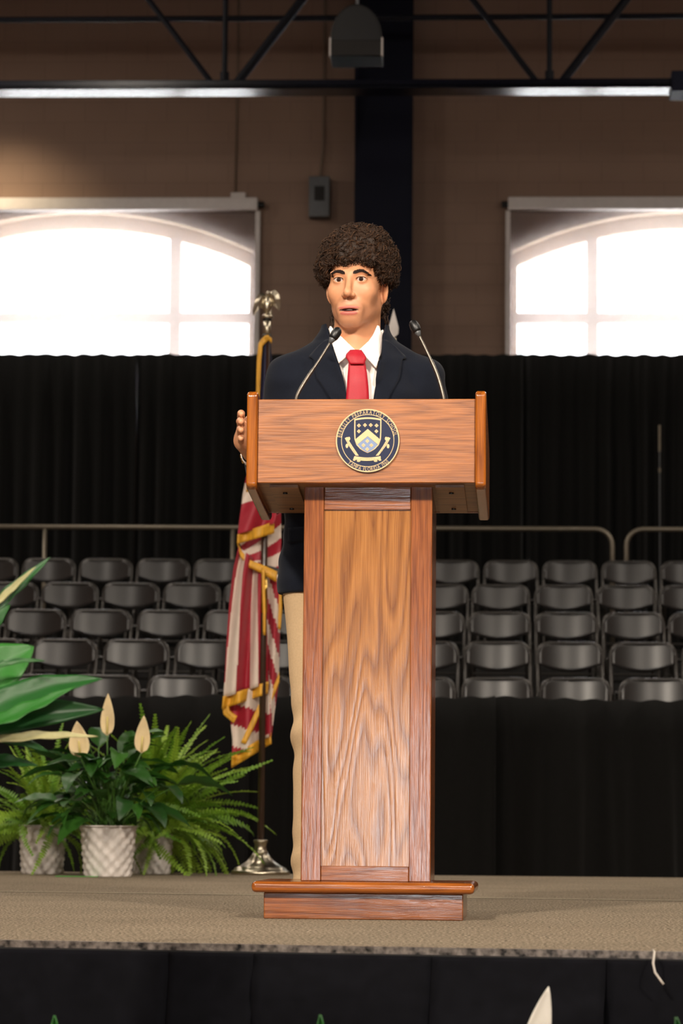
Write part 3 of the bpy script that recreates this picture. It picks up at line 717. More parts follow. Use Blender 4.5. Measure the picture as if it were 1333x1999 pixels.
for (x, y, a, b) in ((390,608,20,30),(358,725,22,36),(985,608,20,30),(1018,730,22,36),(478,952,22,14),(548,968,30,16),(820,968,30,16),(888,952,24,14)):
    poly(q, [(x+a*math.cos(R(30*j)), y+b*math.sin(R(30*j))) for j in range(12)], .0009)
q.build('motto_ribbon', M['seal_gold'], seal)
_fc = {}
def glyph(ch):
    if ch not in _fc:
        cu = bpy.data.curves.new('t', 'FONT'); cu.body = ch; cu.size = 1.0; cu.extrude = 0.0; cu.offset = -0.008; cu.resolution_u = 3
        ob = bpy.data.objects.new('t', cu); COL.objects.link(ob); bpy.context.view_layer.update()
        me = bpy.data.meshes.new_from_object(ob.evaluated_get(bpy.context.evaluated_depsgraph_get()))
        vs = [tuple(v.co) for v in me.vertices]; fs = [tuple(p.vertices) for p in me.polygons]
        bpy.data.objects.remove(ob); bpy.data.curves.remove(cu); bpy.data.meshes.remove(me)
        xs = [v[0] for v in vs] or [0, .3]; _fc[ch] = (vs, fs, min(xs), max(xs))
    return _fc[ch]
def text_line(q, txt, size, place, total, y, narrow=1.0):
    """letters set along a line of the given length; place(s) -> (x, z, angle)"""
    ws = [(.32 if c == ' ' else (glyph(c)[3]-glyph(c)[2])) * size*narrow for c in txt]
    gap = (total - sum(ws)) / max(1, len(txt)-1); s = 0
    for c, w in zip(txt, ws):
        if c != ' ':
            vs, fs, x0, x1 = glyph(c); px, pz, a = place(s + w/2); ca, sa = math.cos(a), math.sin(a)
            out = []
            for v in vs:
                lx, lz = (v[0]-(x0+x1)/2)*size*narrow, (v[1]-.35)*size
                out.append((px+lx*ca-lz*sa, y, pz+lx*sa+lz*ca))
            q.add(out, fs)
        s += w + gap
rl = .900*SR
q = MB()
a0_, a1_ = R(173), R(10); tot = (a0_-a1_)*rl
text_line(q, 'BERKELEY PREPARATORY SCHOOL', .0142, lambda s: (loc.x+rl*math.cos(a0_-s/rl), loc.z+rl*math.sin(a0_-s/rl), a0_-s/rl-R(90)), tot, -.0284, .72)
b0_, b1_ = R(-131), R(-45); tot = (b1_-b0_)*rl
text_line(q, 'TAMPA FLORIDA 1960', .0135, lambda s: (loc.x+rl*math.cos(b0_+s/rl), loc.z+rl*math.sin(b0_+s/rl), b0_+s/rl+R(90)), tot, -.0284, .72)
q.build('lettering', M['seal_gold'], seal)['kind'] = 'stuff'
q = MB()
def seg(p, r):
    (xa, ya), (xb, yb) = zp(*p), zp(*r); Lh = math.hypot(xb-xa, yb-ya); an = math.atan2(yb-ya, xb-xa)
    return lambda s: (xa+(xb-xa)*s/Lh, ya+(yb-ya)*s/Lh, an), Lh
for txt, p, r in (('DISCIPLINA', (365,645), (488,838)), ('DILIGENTIA', (575,936), (805,936)), ('INTEGRITAS', (892,838), (1010,648))):
    f_, Lh = seg(p, r); text_line(q, txt, .0046, f_, Lh, SY-.0017, .8)
q.build('motto_lettering', M['ink'], seal)['kind'] = 'stuff'

# gooseneck microphones clamped behind the front board
def mic(label, pts, D0_, D1_):
    n = len(pts); P = [at(x, y, D0_+(D1_-D0_)*k/(n-1)) for k, (x, y) in enumerate(pts)]
    base = P[0].copy(); t = thing('gooseneck_microphone', label, 'microphone', base, group='gooseneck microphones on the lectern')
    P = [p-base for p in P]; neck = []
    for k in range(n-1):            # smooth the path
        for j in range(6):
            u = j/6; p0, p1, p2, p3 = P[max(k-1,0)], P[k], P[k+1], P[min(k+2,n-1)]
            neck.append(.5*((2*p1)+(p2-p0)*u+(2*p0-5*p1+4*p2-p3)*u*u+(3*p1-p0-3*p2+p3)*u**3))
    neck.append(P[-1]); d = (P[-1]-P[-2]).normalized()
    q = MB(); q.tube(neck, [.0048 if k < 16 else .0034 for k in range(len(neck))], 10); q.build('gooseneck', M['mic_neck'], t, smooth=True)
    q = MB(); e = P[-1]; q.tube([e-d*.002, e+d*.006, e+d*.012], [.0045, .0075, .0095], 12); q.build('collar', M['grey_metal'], t, smooth=True)
    q = MB(); q.tube([e+d*.010, e+d*.016, e+d*.026, e+d*.036, e+d*.042, e+d*.0445], [.0095, .0115, .0125, .0112, .007, .002], 16); q.build('windscreen', M['black_plastic'], t, smooth=True)
    q = MB(); zm = min(-.007, ZP1-.010-.100*(.06/.34)+.0135-base.z); q.lathe([(.016, zm), (.016, -.004), (.008, .004), (.006, .012)], 16); q.build('mount', M['black_plastic'], t, smooth=True)
mic('gooseneck microphone curving up to the right in front of the speaker\'s chin', [(577, 792), (580, 772), (597, 742), (622, 705), (645, 668)], pb.y+.06, pb.y+.10)
mic('gooseneck microphone leaning left beside the speaker\'s left shoulder', [(868, 792), (864, 768), (852, 728), (834, 688), (818, 655)], pb.y+.06, pb.y+.10)

# ------------------------------------------------------------------ signed-distance modelling for the figure
def surf(fn, lo, hi, h):
    lo = np.array(lo, float); n = np.ceil((np.array(hi)-lo)/h).astype(int)+1
    ax = [np.float32(lo[i])+np.float32(h)*np.arange(n[i], dtype=np.float32) for i in range(3)]
    X, Y, Z = np.meshgrid(*ax, indexing='ij'); F = fn(X, Y, Z).astype(np.float32)
    I = F < 0; c = np.zeros(np.array(F.shape)-1, np.uint8)
    for dx in (0,1):
        for dy in (0,1):
            for dz in (0,1): c += I[dx:dx+c.shape[0], dy:dy+c.shape[1], dz:dz+c.shape[2]]
    act = (c > 0) & (c < 8); idx = np.argwhere(act); acc = np.zeros((len(idx), 3)); cnt = np.zeros(len(idx))
    cor = [np.array(k) for k in ((0,0,0),(1,0,0),(0,1,0),(1,1,0),(0,0,1),(1,0,1),(0,1,1),(1,1,1))]
    for a in range(8):
        for b in range(a+1, 8):
            if np.abs(cor[a]-cor[b]).sum() != 1: continue
            ia, ib = idx+cor[a], idx+cor[b]; fa, fb = F[tuple(ia.T)], F[tuple(ib.T)]
            x = (fa < 0) != (fb < 0); t = np.where(x, fa/np.where(fa == fb, 1, fa-fb), 0)
            acc += np.where(x[:, None], cor[a]+t[:, None]*(cor[b]-cor[a]), 0); cnt += x
    V = lo + h*(idx + acc/cnt[:, None]); vid = -np.ones(act.shape, int); vid[act] = np.arange(len(idx)); faces = []
    E = np.eye(3, dtype=int)
    for d, u, v in ((0,1,2),(1,2,0),(2,0,1)):
        s0 = [slice(1, None)]*3; s0[d] = slice(0, -1); s1 = [slice(1, None)]*3; s1[d] = slice(1, None)
        A, Bq = I[tuple(s0)], I[tuple(s1)]
        for flip, msk in ((False, A & ~Bq), (True, ~A & Bq)):
            e = np.argwhere(msk) + 1; e[:, d] -= 1
            ok = np.all((e >= 0) & (e < np.array(act.shape)), axis=1); e = e[ok]
            qd = np.stack([vid[tuple((e-E[u]-E[v]).T)], vid[tuple((e-E[v]).T)], vid[tuple(e.T)], vid[tuple((e-E[u]).T)]], 1)
            faces.append(qd[:, ::-1] if flip else qd)
    return V, np.concatenate(faces)
def ell(X, Y, Z, c, r):
    x, y, z = (X-c[0])/r[0], (Y-c[1])/r[1], (Z-c[2])/r[2]
    k0 = np.sqrt(x*x+y*y+z*z)+1e-9; k1 = np.sqrt((x/r[0])**2+(y/r[1])**2+(z/r[2])**2)+1e-9
    return k0*(k0-1)/k1
def cap(X, Y, Z, a, b, ra, rb):
    a = np.array(a, float); b = np.array(b, float); d = b-a; L2 = d@d
    t = np.clip(((X-a[0])*d[0]+(Y-a[1])*d[1]+(Z-a[2])*d[2])/L2, 0, 1)
    return np.sqrt((X-a[0]-t*d[0])**2+(Y-a[1]-t*d[1])**2+(Z-a[2]-t*d[2])**2)-(ra+(rb-ra)*t)
def smin(a, b, k):
    h = np.clip(.5+.5*(b-a)/k, 0, 1); return b+(a-b)*h-k*h*(1-h)
def smax(a, b, k): return -smin(-a, -b, k)
def np_mesh(name, V, Fc, mats, mi=None, smooth=True):
    me = bpy.data.meshes.new(name); me.from_pydata(V.tolist(), [], Fc.tolist())
    for m in mats: me.materials.append(m)
    if mi is not None: me.polygons.foreach_set('material_index', mi.astype(np.int32))
    me.polygons.foreach_set('use_smooth', [smooth]*len(me.polygons)); me.update(); return me
def vnoise(X, Y, Z, s, seed=0):      # cheap smooth pseudo-noise
    a = seed*1.7
    return (np.sin(X*s+a+1.3*np.sin(Y*s*.7+a))+np.sin(Y*s*1.1+2.1+a+1.2*np.sin(Z*s*.8))+np.sin(Z*s*.93+4.2+a+1.4*np.sin(X*s*.9)))/3

# ------------------------------------------------------------------ the speaker
PY = 7.47
PX = at(693, 720, PY).x
per = thing('person', 'person in navy blazer, white shirt and red tie speaking behind the lectern', 'person', (PX, PY, 0))
PO = Vector((PX, PY, 0))
def PL(px, py, y): return at(px, py, PY+y) - PO       # point on the figure, y = depth from its middle
eye_z = PL(680, 545, -.10).z
HS, HYAW = 1.02, R(-12)
hc = Vector((PL(680, 545, -.10).x + .021, -.012, eye_z))
cy_, sy_ = math.cos(HYAW), math.sin(HYAW)
def to_head(X, Y, Z):
    x, y, z = (X-hc.x)/HS, (Y-hc.y)/HS, (Z-hc.z)/HS
    return cy_*x+sy_*y, -sy_*x+cy_*y, z
def from_head(p):
    x, y, z = p; return Vector((hc.x+HS*(cy_*x-sy_*y), hc.y+HS*(sy_*x+cy_*y), hc.z+HS*z))
NECK0 = None
def head_sdf(X, Y, Z, hair=False):
    x, y, z = to_head(X, Y, Z); x = x/.96; ax = np.abs(x)
    f = ell(x, y, z, (0, .014, .036), (.072, .094, .086))
    f = smin(f, ell(x, y, z, (0, -.030, -.022), (.0625, .060, .082)), .025)
    f = smin(f, cap(ax, y, z, (.0465, .004, -.060), (.016, -.064, -.102), .016, .015), .036)      # jaw line
    f = smin(f, ell(x, y, z, (0, -.071, -.103), (.021, .016, .0145)), .018)                          # chin
    f = smin(f, ell(ax, y, z, (.043, -.054, -.028), (.020, .021, .020)), .026)                       # cheek
    f = smin(f, ell(ax, y, z, (.029, -.082, .0185), (.025, .009, .007)), .016)                       # brow
    f = smax(f, -ell(ax, y, z, (.031, -.108, -.002), (.017, .019, .0120)), .014)                    # socket
    f = smin(f, cap(x, y, z, (0, -.086, .012), (0, -.106, -.034), .0062, .0090), .012)              # nose
    f = smin(f, ell(x, y, z, (0, -.108, -.0400), (.0105, .0105, .0090)), .008)
    f = smin(f, ell(ax, y, z, (.0130, -.097, -.0425), (.0066, .0085, .0066)), .006)
    f = smax(f, -ell(ax, y, z, (.0060, -.104, -.0505), (.0036, .005, .0030)), .002)
    f = smin(f, ell(x, y, z, (0, -.079, -.076), (.034, .0125, .022)), .02)                          # muzzle
    f = smin(f, ell(x, y, z, (0, -.0890, -.0742), (.0280, .0052, .0038)), .006)
    f = smin(f, ell(x, y, z, (0, -.0880, -.0890), (.0230, .0064, .0060)), .006)
    f = smax(f, -ell(x, y, z, (0, -.097, -.0806), (.0250, .014, .0036)), .002)
    lid = ell(ax, y, z, (.0305, -.0745, 0), (.0150, .0142, .0138))
    f = smin(f, lid, .005)
    f = smax(f, -ell(ax, y, z-.0006+(ax-.0305)*-.06, (.0305, -.094, -.0005), (.0152, .022, .0054)), .0012)
    # ears
    ye = (y-.010)*math.cos(R(38)) - (ax-.074)*math.sin(R(38)); xe = (y-.010)*math.sin(R(38)) + (ax-.074)*math.cos(R(38))
    e = ell(xe, ye, z, (.009, .012, -.012), (.0058, .0180, .030))
    e = smax(e, -ell(xe, ye, z, (.0150, .012, -.009), (.0055, .0115, .019)), .003)
    f = smin(f, e, .006)
    n = cap(X, Y, Z, tuple(from_head((0, .030, -.045))), (0, .035, 1.42), .0595, .066)
    n = smin(n, cap(X, Y, Z, tuple(from_head((0, -.022, -.100))), (0, -.012, 1.42), .020, .026), .03)
    return smin(f, n, .022)
sh_z = PL(545, 712, 0).z
Vh, Fh = surf(head_sdf, (hc.x-.12, -.16, 1.40), (hc.x+.12, .16, eye_z+.15), .0021)
# torso, arms and legs under the clothes, and the gripping right hand
ARM = {}
ARM['Rs'] = (-.174, .015, 1.395); ARM['Re'] = tuple(PL(528, 945, .11)); ARM['Rw'] = tuple(PL(493, 884, -.145))
ARM['Ls'] = (.174, .015, 1.395); ARM['Le'] = (.235, .10, 1.15); ARM['Lw'] = (.165, -.13, 1.215)
hipx = .078
LEG = {'R': [tuple(PL(617, 1150, 0)), tuple(PL(625, 1430, -.02)), tuple(PL(612, 1712, .02))]}
LEG['L'] = [(-LEG['R'][0][0]+.01, 0, LEG['R'][0][2]), (-LEG['R'][1][0]+.0, -.02, LEG['R'][1][2]), (-LEG['R'][2][0]+.01, .02, LEG['R'][2][2])]
def body_sdf(X, Y, Z):
    f = ell(X, Y, Z, (0, .01, 1.2), (.16, .10, .27)); f = smin(f, ell(X, Y, Z, (0, .01, .93), (.15, .10, .14)), .08)
    f = smin(f, cap(X, Y, Z, (0, .03, 1.36), (0, .03, 1.46), .06, .055), .05)
    for s in 'RL':
        f = smin(f, cap(X, Y, Z, ARM[s+'s'], ARM[s+'e'], .045, .036), .04); f = smin(f, cap(X, Y, Z, ARM[s+'e'], ARM[s+'w'], .036, .025), .02)
        a, k, e = LEG[s]; f = smin(f, cap(X, Y, Z, a, k, .07, .05), .04); f = smin(f, cap(X, Y, Z, k, e, .05, .034), .02)
    return f
Vb, Fb = surf(body_sdf, (-.36, -.30, .04), (.36, .22, 1.46), .014)
# hand: four fingers laid forward along the outside of the wing, thumb round its back edge to the inside
hw = PL(466, 830, -.30); wing_x = PL(479, 830, -.30).x
def hand_sdf(X, Y, Z):
    f = None; h = hw
    palm = ell(X, Y, Z, (wing_x-.010, h.y+.072, h.z-.012), (.016, .036, .038))
    f = palm
    wrist = np.array(ARM['Rw'])
    f = smin(f, cap(X, Y, Z, (wing_x-.006, h.y+.095, h.z-.028), tuple(wrist), .026, .026), .02)
    for k, (ln, r) in enumerate(((.068, .0090), (.076, .0094), (.070, .0090), (.054, .0078))):
        z0 = h.z + .030 - .0205*k; kx = wing_x - .0145 + .002*abs(k-1.3)
        a = (wing_x-.013, h.y+.045, z0-.002); b = (kx, h.y+.045-ln*.42, z0+.002); c = (wing_x-.0115, h.y+.045-ln*.75, z0-.001); d = (wing_x-.0100, h.y+.045-ln, z0-.005)
        g = cap(X, Y, Z, a, b, r*1.1, r); g = smin(g, cap(X, Y, Z, b, c, r, r*.93), .004); g = smin(g, cap(X, Y, Z, c, d, r*.93, r*.82), .004)
        f = smin(f, g, .004)
    ix = wing_x + .0265*1.0 + .010          # inside face of the wing
    by = h.y+.052
    t = cap(X, Y, Z, (wing_x-.004, h.y+.085, h.z+.005), (wing_x+.010, by+.010, h.z+.022), .015, .0125)
    t = smin(t, cap(X, Y, Z, (wing_x+.010, by+.010, h.z+.022), (ix+.006, by-.018, h.z+.040), .0125, .0105), .005)
    t = smin(t, cap(X, Y, Z, (ix+.006, by-.018, h.z+.040), (ix+.002, by-.050, h.z+.044), .0105, .0085), .004)
    return smin(f, t, .008)
lo = np.minimum(np.array(hw)-.10, np.array(ARM['Rw'])-.05); hi = np.maximum(np.array(hw)+(.09, .16, .09), np.array(ARM['Rw'])+.05)
Vd, Fd = surf(hand_sdf, lo, hi, .0022)
# left hand resting on the reading desk
lh = Vector(ARM['Lw'])
def lhand_sdf(X, Y, Z):
    f = ell(X, Y, Z, (lh.x-.005, lh.y-.06, lh.z+.0), (.040, .046, .015)); f = smin(f, cap(X, Y, Z, tuple(lh), (lh.x-.003, lh.y-.03, lh.z), .025, .024), .02)
    for k, ln in enumerate((.07, .078, .072, .056)):
        x0 = lh.x-.035+.0205*k; a = (x0, lh.y-.09, lh.z); b = (x0-.002, lh.y-.09-ln*.5, lh.z+.008); c = (x0, lh.y-.09-ln, lh.z-.004)
        f = smin(f, smin(cap(X, Y, Z, a, b, .0095, .009), cap(X, Y, Z, b, c, .009, .0075), .004), .004)
    t = smin(cap(X, Y, Z, (lh.x-.03, lh.y-.04, lh.z), (lh.x-.062, lh.y-.075, lh.z), .014, .011), cap(X, Y, Z, (lh.x-.062, lh.y-.075, lh.z), (lh.x-.07, lh.y-.105, lh.z-.002), .011, .0085), .004)
    return smin(f, t, .008)
Vl, Fl = surf(lhand_sdf, np.array(lh)-(.10, .19, .05), np.array(lh)+(.06, .05, .05), .003)
# tones of the face: beard shadow, painted under-eye shading, lips, mouth lining
x, y, z = to_head(Vh[:, 0], Vh[:, 1], Vh[:, 2]); x = x/.96; ax_ = np.abs(x)
sm = lambda e0, e1, v: (lambda t: t*t*(3-2*t))(np.clip((v-e0)/(e1-e0), 0, 1))
line = -.046 - .012*sm(.02, .045, ax_) + .030*sm(.046, .062, ax_)          # upper edge of the beard growth
tone = np.zeros((len(Vh), 4)); tone[:, 3] = 1
tone[:, 0] = .42*sm(0, .016, line-z)*sm(-.122, -.108, z)*sm(.0, -.03, y)*(.75+.25*np.random.default_rng(2).random(len(Vh)))
tone[:, 0] += .30*np.exp(-((ax_-.030)/.013)**2-((z+.0125)/.0055)**2)*(y < 0)  # soft shade painted under each eye, in the beard channel
le = np.minimum(ell(x, y, z, (0, -.0915, -.0744), (.0290, .013, .0042)), ell(x, y, z, (0, -.0905, -.0890), (.0240, .012, .0062)))
tone[:, 1] = sm(.0012, -.0010, le)
md = ell(x, y, z, (0, -.093, -.0805), (.0265, .0165, .0040)); tone[:, 2] = sm(.0008, -.0002, md)*(y > -.0912)
V = np.concatenate([Vh, Vb, Vd, Vl]); o1, o2, o3 = len(Vh), len(Vh)+len(Vb), len(Vh)+len(Vb)+len(Vd)
Fc = np.concatenate([Fh, Fb+o1, Fd+o2, Fl+o3]); rest = np.zeros((len(V)-len(Vh), 4)); rest[:, 3] = 1
me_b = np_mesh('body', V, Fc, [M['skin']]); ca = me_b.color_attributes.new('tone', 'FLOAT_COLOR', 'POINT')
ca.data.foreach_set('color', np.concatenate([tone, rest]).astype(np.float32).ravel())
link('body', me_b, per)
head_bvh = BVHTree.FromPolygons([tuple(v) for v in Vh], [tuple(f) for f in Fh])
# teeth
q = MB(); q.grid([[from_head((.014*math.sin(a), -.0862+.012*(1-math.cos(a)), zt_)) for a in np.linspace(-1, 1, 9)] for zt_ in (-.0760, -.0803)]); q.build('teeth', M['teeth'], per, smooth=True, solid=.002)
# eyes
look = Vector((-.10, -1, .02)).normalized()
for sx in (-1, 1):
    q = MB(); r = .0127*HS; prof = []
    for k in range(33): a = math.pi*k/32; prof.append((r*math.sin(a), r*math.cos(a)))
    q = MB(); q.lathe([(max(p[0], 0), p[1]) for p in prof], 20)
    q.m = []
    for f in q.f:
        zc_ = sum(q.v[i][2] for i in f)/len(f)/r; an = math.degrees(math.acos(max(-1, min(1, zc_))))
        q.m.append(2 if an < 11 else (1 if an < 31 else 0))
    me = q.mesh('eye', [M['eye_white'], M['iris'], M['pupil']], True)
    o = link('eye', me, per); o.location = from_head((sx*.0293, -.0750, -.0002)); o.rotation_euler = look.to_track_quat('Z', 'Y').to_euler()
def on_head(xh, zh, off=.0):
    o_ = from_head((xh, -.2, zh)); d = (from_head((xh, 0, zh))-o_).normalized(); hit = head_bvh.ray_cast(o_, d)
    return (hit[0]-d*off) if hit[0] else None
# eyebrows: rows of short hairs
for sx in (-1, 1):
    q = MB()
    for k in range(420):
        t = random.random(); xb = sx*(.0105+.036*t); arch = .0150+.0060*math.sin(min(1, t*1.25)*math.pi*.62)-.006*max(0, t-.62)/.38
        wd = .0046*(1-.68*t**1.6)*min(1, .55+t*2.5); zb_ = arch+random.uniform(-wd, wd)
        a = on_head(xb, zb_, .0002); b = on_head(xb+sx*(.0035+.003*t), zb_+.0035*(1-t*1.5)+random.uniform(-.001, .001), .0012)
        if a and b: q.tube([a, (a+b)/2+Vector((0, -.0006, 0)), b], [.00055, .00055, .0002], 4)
    q.build('eyebrow', M['brow_hair'], per)
# upper lash lines
for sx in (-1, 1):
    q = MB(); pts = []
    for k in range(11):
        t = -1+2*k/10; xe = sx*.0305+t*.0135; p = on_head(xe, .0056*math.sqrt(max(0, 1-t*t*.96))+.0004, .0006)
        if p: pts.append(p)
    if len(pts) > 3: q.tube(pts, .0009, 5); q.build('eyelash', M['brow_hair'], per)

# hair: a tousled cap with curls over it
def hair_base(X, Y, Z):
    x, y, z = to_head(X, Y, Z)
    f = ell(x, y, z, (0.002, .012, .064), (.102, .110, .088))
    f = smin(f, ell(x, y, z, (.010, .0, .112), (.070, .075, .036)), .03)
    f = smin(f, ell(np.abs(x), y, z, (.066, .022, .034), (.033, .055, .043)), .02)
    f = smin(f, ell(x, y, z, (0, .072, -.030), (.066, .040, .070)), .02)
    front = .046 + .006*np.sin(x*120) + .003*np.sin(x*310+1) - .25*np.maximum(np.abs(x)-.040, 0)
    face = np.maximum(np.maximum(z-front, np.abs(x)-.0655), y+.005)                 # open face
    f = smax(f, -face, .006)
    ears = np.maximum(np.maximum(np.abs(z+.030)-.036, y-.050), -np.abs(x)+.055)       # ears stay free
    ears = np.maximum(ears, -(y+.2)); f = smax(f, -ears, .006)
    return f
def hair_sdf(X, Y, Z):
    return hair_base(X, Y, Z) + .006*vnoise(X, Y, Z, 85, 4) + .0035*vnoise(X, Y, Z, 210, 1) + .0025*vnoise(X, Y, Z, 420, 3)
Vr, Fr = surf(hair_sdf, (hc.x-.15, -.15, hc.z-.14), (hc.x+.15, .17, hc.z+.18), .0032)
link('hair', np_mesh('hair', Vr, Fr, [M['hair']]), per)
hb = BVHTree.FromPolygons([tuple(v) for v in Vr], [tuple(f) for f in Fr])
q = MB(); rr = random.Random(5); tri = rng.choice(len(Fr), 2600, replace=False)
for fi in tri:
    c = Vector(Vr[Fr[fi]].mean(0)); xh, yh, zh = to_head(np.array(c.x), np.array(c.y), np.array(c.z))
    n = Vector((c.x-hc.x, c.y-hc.y-.012, c.z-hc.z-.045)).normalized()
    if yh < -.0 and zh < .035 and abs(xh) < .058: continue
    down = Vector((0, 0, -1)) - n*(-n.z)
    if down.length < .05: down = Vector((rr.uniform(-1, 1), -1, 0))
    down.normalize(); side = n.cross(down); cr_ = rr.uniform(.003, .0085); ph = rr.uniform(0, 6.28); tn = rr.uniform(.7, 1.5); Lk = rr.uniform(.012, .030)
    dirv = (down*rr.uniform(.3, 1)+side*rr.uniform(-.9, .9)).normalized(); sd = n.cross(dirv); pts = []
    for k in range(9):
        t = k/8; a = ph+t*6.28*tn
        pts.append(c + dirv*(Lk*(t-.5)) + sd*(cr_*math.cos(a)) + n*(cr_*.7*math.sin(a)+.0012))
    w0 = rr.uniform(.0007, .0015)
    q.tube(pts, [w0*(.5+.5*math.sin(math.pi*min(1, .25+.75*t/8))) for t in range(9)], 5, 1 if rr.random() < .35 else 0)
for k in range(110):          # fringe curls hanging over the hairline and locks at the nape
    if k < 60: xh = rr.uniform(-.060, .060); p = from_head((xh, -.086+.5*xh*xh*8, .054)); n = (p-hc).normalized(); Lk = rr.uniform(.010, .020)
    else:
        s = rr.choice((-1, 1)); p = from_head((s*rr.uniform(.058, .076), rr.uniform(.034, .07), rr.uniform(-.075, -.03))); n = Vector((s, -.2, 0)).normalized(); Lk = rr.uniform(.015, .03)
    ph = rr.uniform(0, 6.28); sd = n.cross(Vector((0, 0, 1))).normalized(); cr_ = rr.uniform(.002, .005)
    pts = [p + Vector((0, 0, -Lk*t/7)) + sd*(cr_*math.cos(ph+t*.9)) + n*(.002+cr_*.5*math.sin(ph+t*.9)) for t in range(8)]
    q.tube(pts, [.0017-.0001*t for t in range(8)], 5)
q.build('curls', [M['hair'], M['hair_light']], per, smooth=True)

# clothes ------------------------------------------------------------
zs_ = [.78, .90, 1.00, 1.10, 1.24, 1.35, 1.44, 1.50]
rx_ = [.202, .196, .184, .180, .190, .190, .150, .090]
ry_ = [.138, .134, .126, .124, .130, .122, .095, .070]
def torso(X, Y, Z, off=0.0):
    rx = np.interp(Z, zs_, rx_)+off; ry = np.interp(Z, zs_, ry_)+off
    k = np.sqrt((X/rx)**2+((Y-.005)/ry)**2); return (k-1)*np.minimum(rx, ry)*.9
vl0, vl1 = PL(646, 655, -.10), PL(680, 785, -.13); vr0, vr1 = PL(748, 655, -.10), PL(728, 785, -.13)
def vopen(X, Z):                      # <0 inside the open V of the jacket
    t = (Z-vl0.z)/(vl1.z-vl0.z); xl = vl0.x+(vl1.x-vl0.x)*t; t2 = (Z-vr0.z)/(vr1.z-vr0.z); xr = vr0.x+(vr1.x-vr0.x)*t2
    return np.maximum(xl-X, X-xr)
def shoulders(X, Y, Z, o=0.0):
    f = None
    for s in (-1, 1):
        g = cap(X, Y, Z, (s*.050, .024, 1.490), (s*.186, .015, 1.412), .030+o, .046+o); f = g if f is None else np.minimum(f, g)
    return f
def jacket_sdf(X, Y, Z):
    f = torso(X, Y, Z); f = smin(f, shoulders(X, Y, Z), .04)
    for s in 'RL':
        a = cap(X, Y, Z, ARM[s+'s'], ARM[s+'e'], .062, .056); fo = np.array(ARM[s+'w'])-np.array(ARM[s+'e']); e = np.array(ARM[s+'e'])+fo*.93
        b = cap(X, Y, Z, ARM[s+'e'], tuple(e), .052, .033); f = smin(f, smin(a, b, .02), .022)
    f = f + .0022*vnoise(X, Y, Z, 34, 2)+.0012*np.sin(Z*95+X*40+3*np.sin(X*17))
    f = np.maximum(f, .826-Z)
    v = np.maximum(vopen(X, Z), Y-.04); f = smax(f, -v, .003)
    rad = np.sqrt(X**2+(Y-.034)**2); f = smin(f, np.maximum(np.abs(rad-.074)-.0065, np.abs(Z-1.48)-.034-.25*np.clip(Y, -.03, .08)), .02)
    f = smax(f, -np.maximum(rad-.0665, 1.44-Z), .004); v2 = np.maximum(np.abs(X-.0)-.062, np.maximum(Y+.0, 1.43-Z)); f = smax(f, -v2, .003)
    return f
Vj, Fj = surf(jacket_sdf, (-.37, -.29, .78), (.37, .24, 1.54), .0055)
jac = link('jacket', np_mesh('jacket', Vj, Fj, [M['jacket']]), per)
VX, VZ = PL(697, 684, -.08).x, PL(697, 684, -.08).z
def shirt_sdf(X, Y, Z):
    f = smin(torso(X, Y, Z, -.012), shoulders(X, Y, Z, -.012), .04); f = f+.001*vnoise(X, Y, Z, 60, 5)
    f = np.maximum(f, 1.05-Z); nk = np.sqrt(X**2+(Y-.028)**2)-.060; f = smax(f, -np.maximum(nk, 1.44-Z), .003)
    return smax(f, -np.maximum(VZ+1.05*np.abs(X-VX)-Z, Y-.03), .002)
Vs, Fs = surf(shirt_sdf, (-.24, -.17, 1.03), (.24, .16, 1.53), .006)
shirt = link('shirt', np_mesh('shirt', Vs, Fs, [M['shirt']]), per)
bj = BVHTree.FromPolygons([tuple(v) for v in Vj], [tuple(f) for f in Fj]); bs = BVHTree.FromPolygons([tuple(v) for v in Vs], [tuple(f) for f in Fs])
def front(bv, x, z, off, fall=-.12):
    h = bv.ray_cast(Vector((x, -.5, z)), Vector((0, 1, 0))); fall = float(np.interp(z, [1.38, 1.44, 1.49, 1.55], [-.118, -.098, -.066, -.008])); y = h[0].y if (h[0] and h[0].y < .0) else fall
    return Vector((x, y-off, z))
def patch(name, m, parent, L_, R_, bvs, off, nu=10, nv=12, solid=.003, puff=0.0):
    """cloth laid on the figure between two outlines given as photo points"""
    def res(pl, n):
        P = [Vector((p[0], p[1])) for p in pl]; ls = [0]
        for a, b in zip(P, P[1:]): ls.append(ls[-1]+(b-a).length)
        out = []
        for k in range(n):
            s = ls[-1]*k/(n-1)
            for i in range(len(P)-1):
                if s <= ls[i+1]+1e-9: t = (s-ls[i])/max(1e-9, ls[i+1]-ls[i]); out.append(P[i].lerp(P[i+1], t)); break
        return out
    a, b = res(L_, nv), res(R_, nv); rows = []
    for i in range(nv):
        row = []
        for j in range(nu):
            p = a[i].lerp(b[i], j/(nu-1)); w = PL(p.x, p.y, -.115)
            ys = [front(bv, w.x, w.z, 0).y for bv in bvs]
            row.append(Vector((w.x, min(ys)-off-puff*math.sin(math.pi*j/(nu-1)), w.z)))
        rows.append(row)
    for _ in range(4):                # relax small jumps in depth
        for i in range(nv):
            for j in range(nu):
                nb = [rows[i+d][j+e].y for d, e in ((1,0),(-1,0),(0,1),(0,-1)) if 0 <= i+d < nv and 0 <= j+e < nu]
                rows[i][j].y = min(rows[i][j].y, .5*rows[i][j].y+.5*sum(nb)/len(nb))
    q = MB(); q.grid(rows); return q.build(name, m, parent, smooth=True, solid=solid)
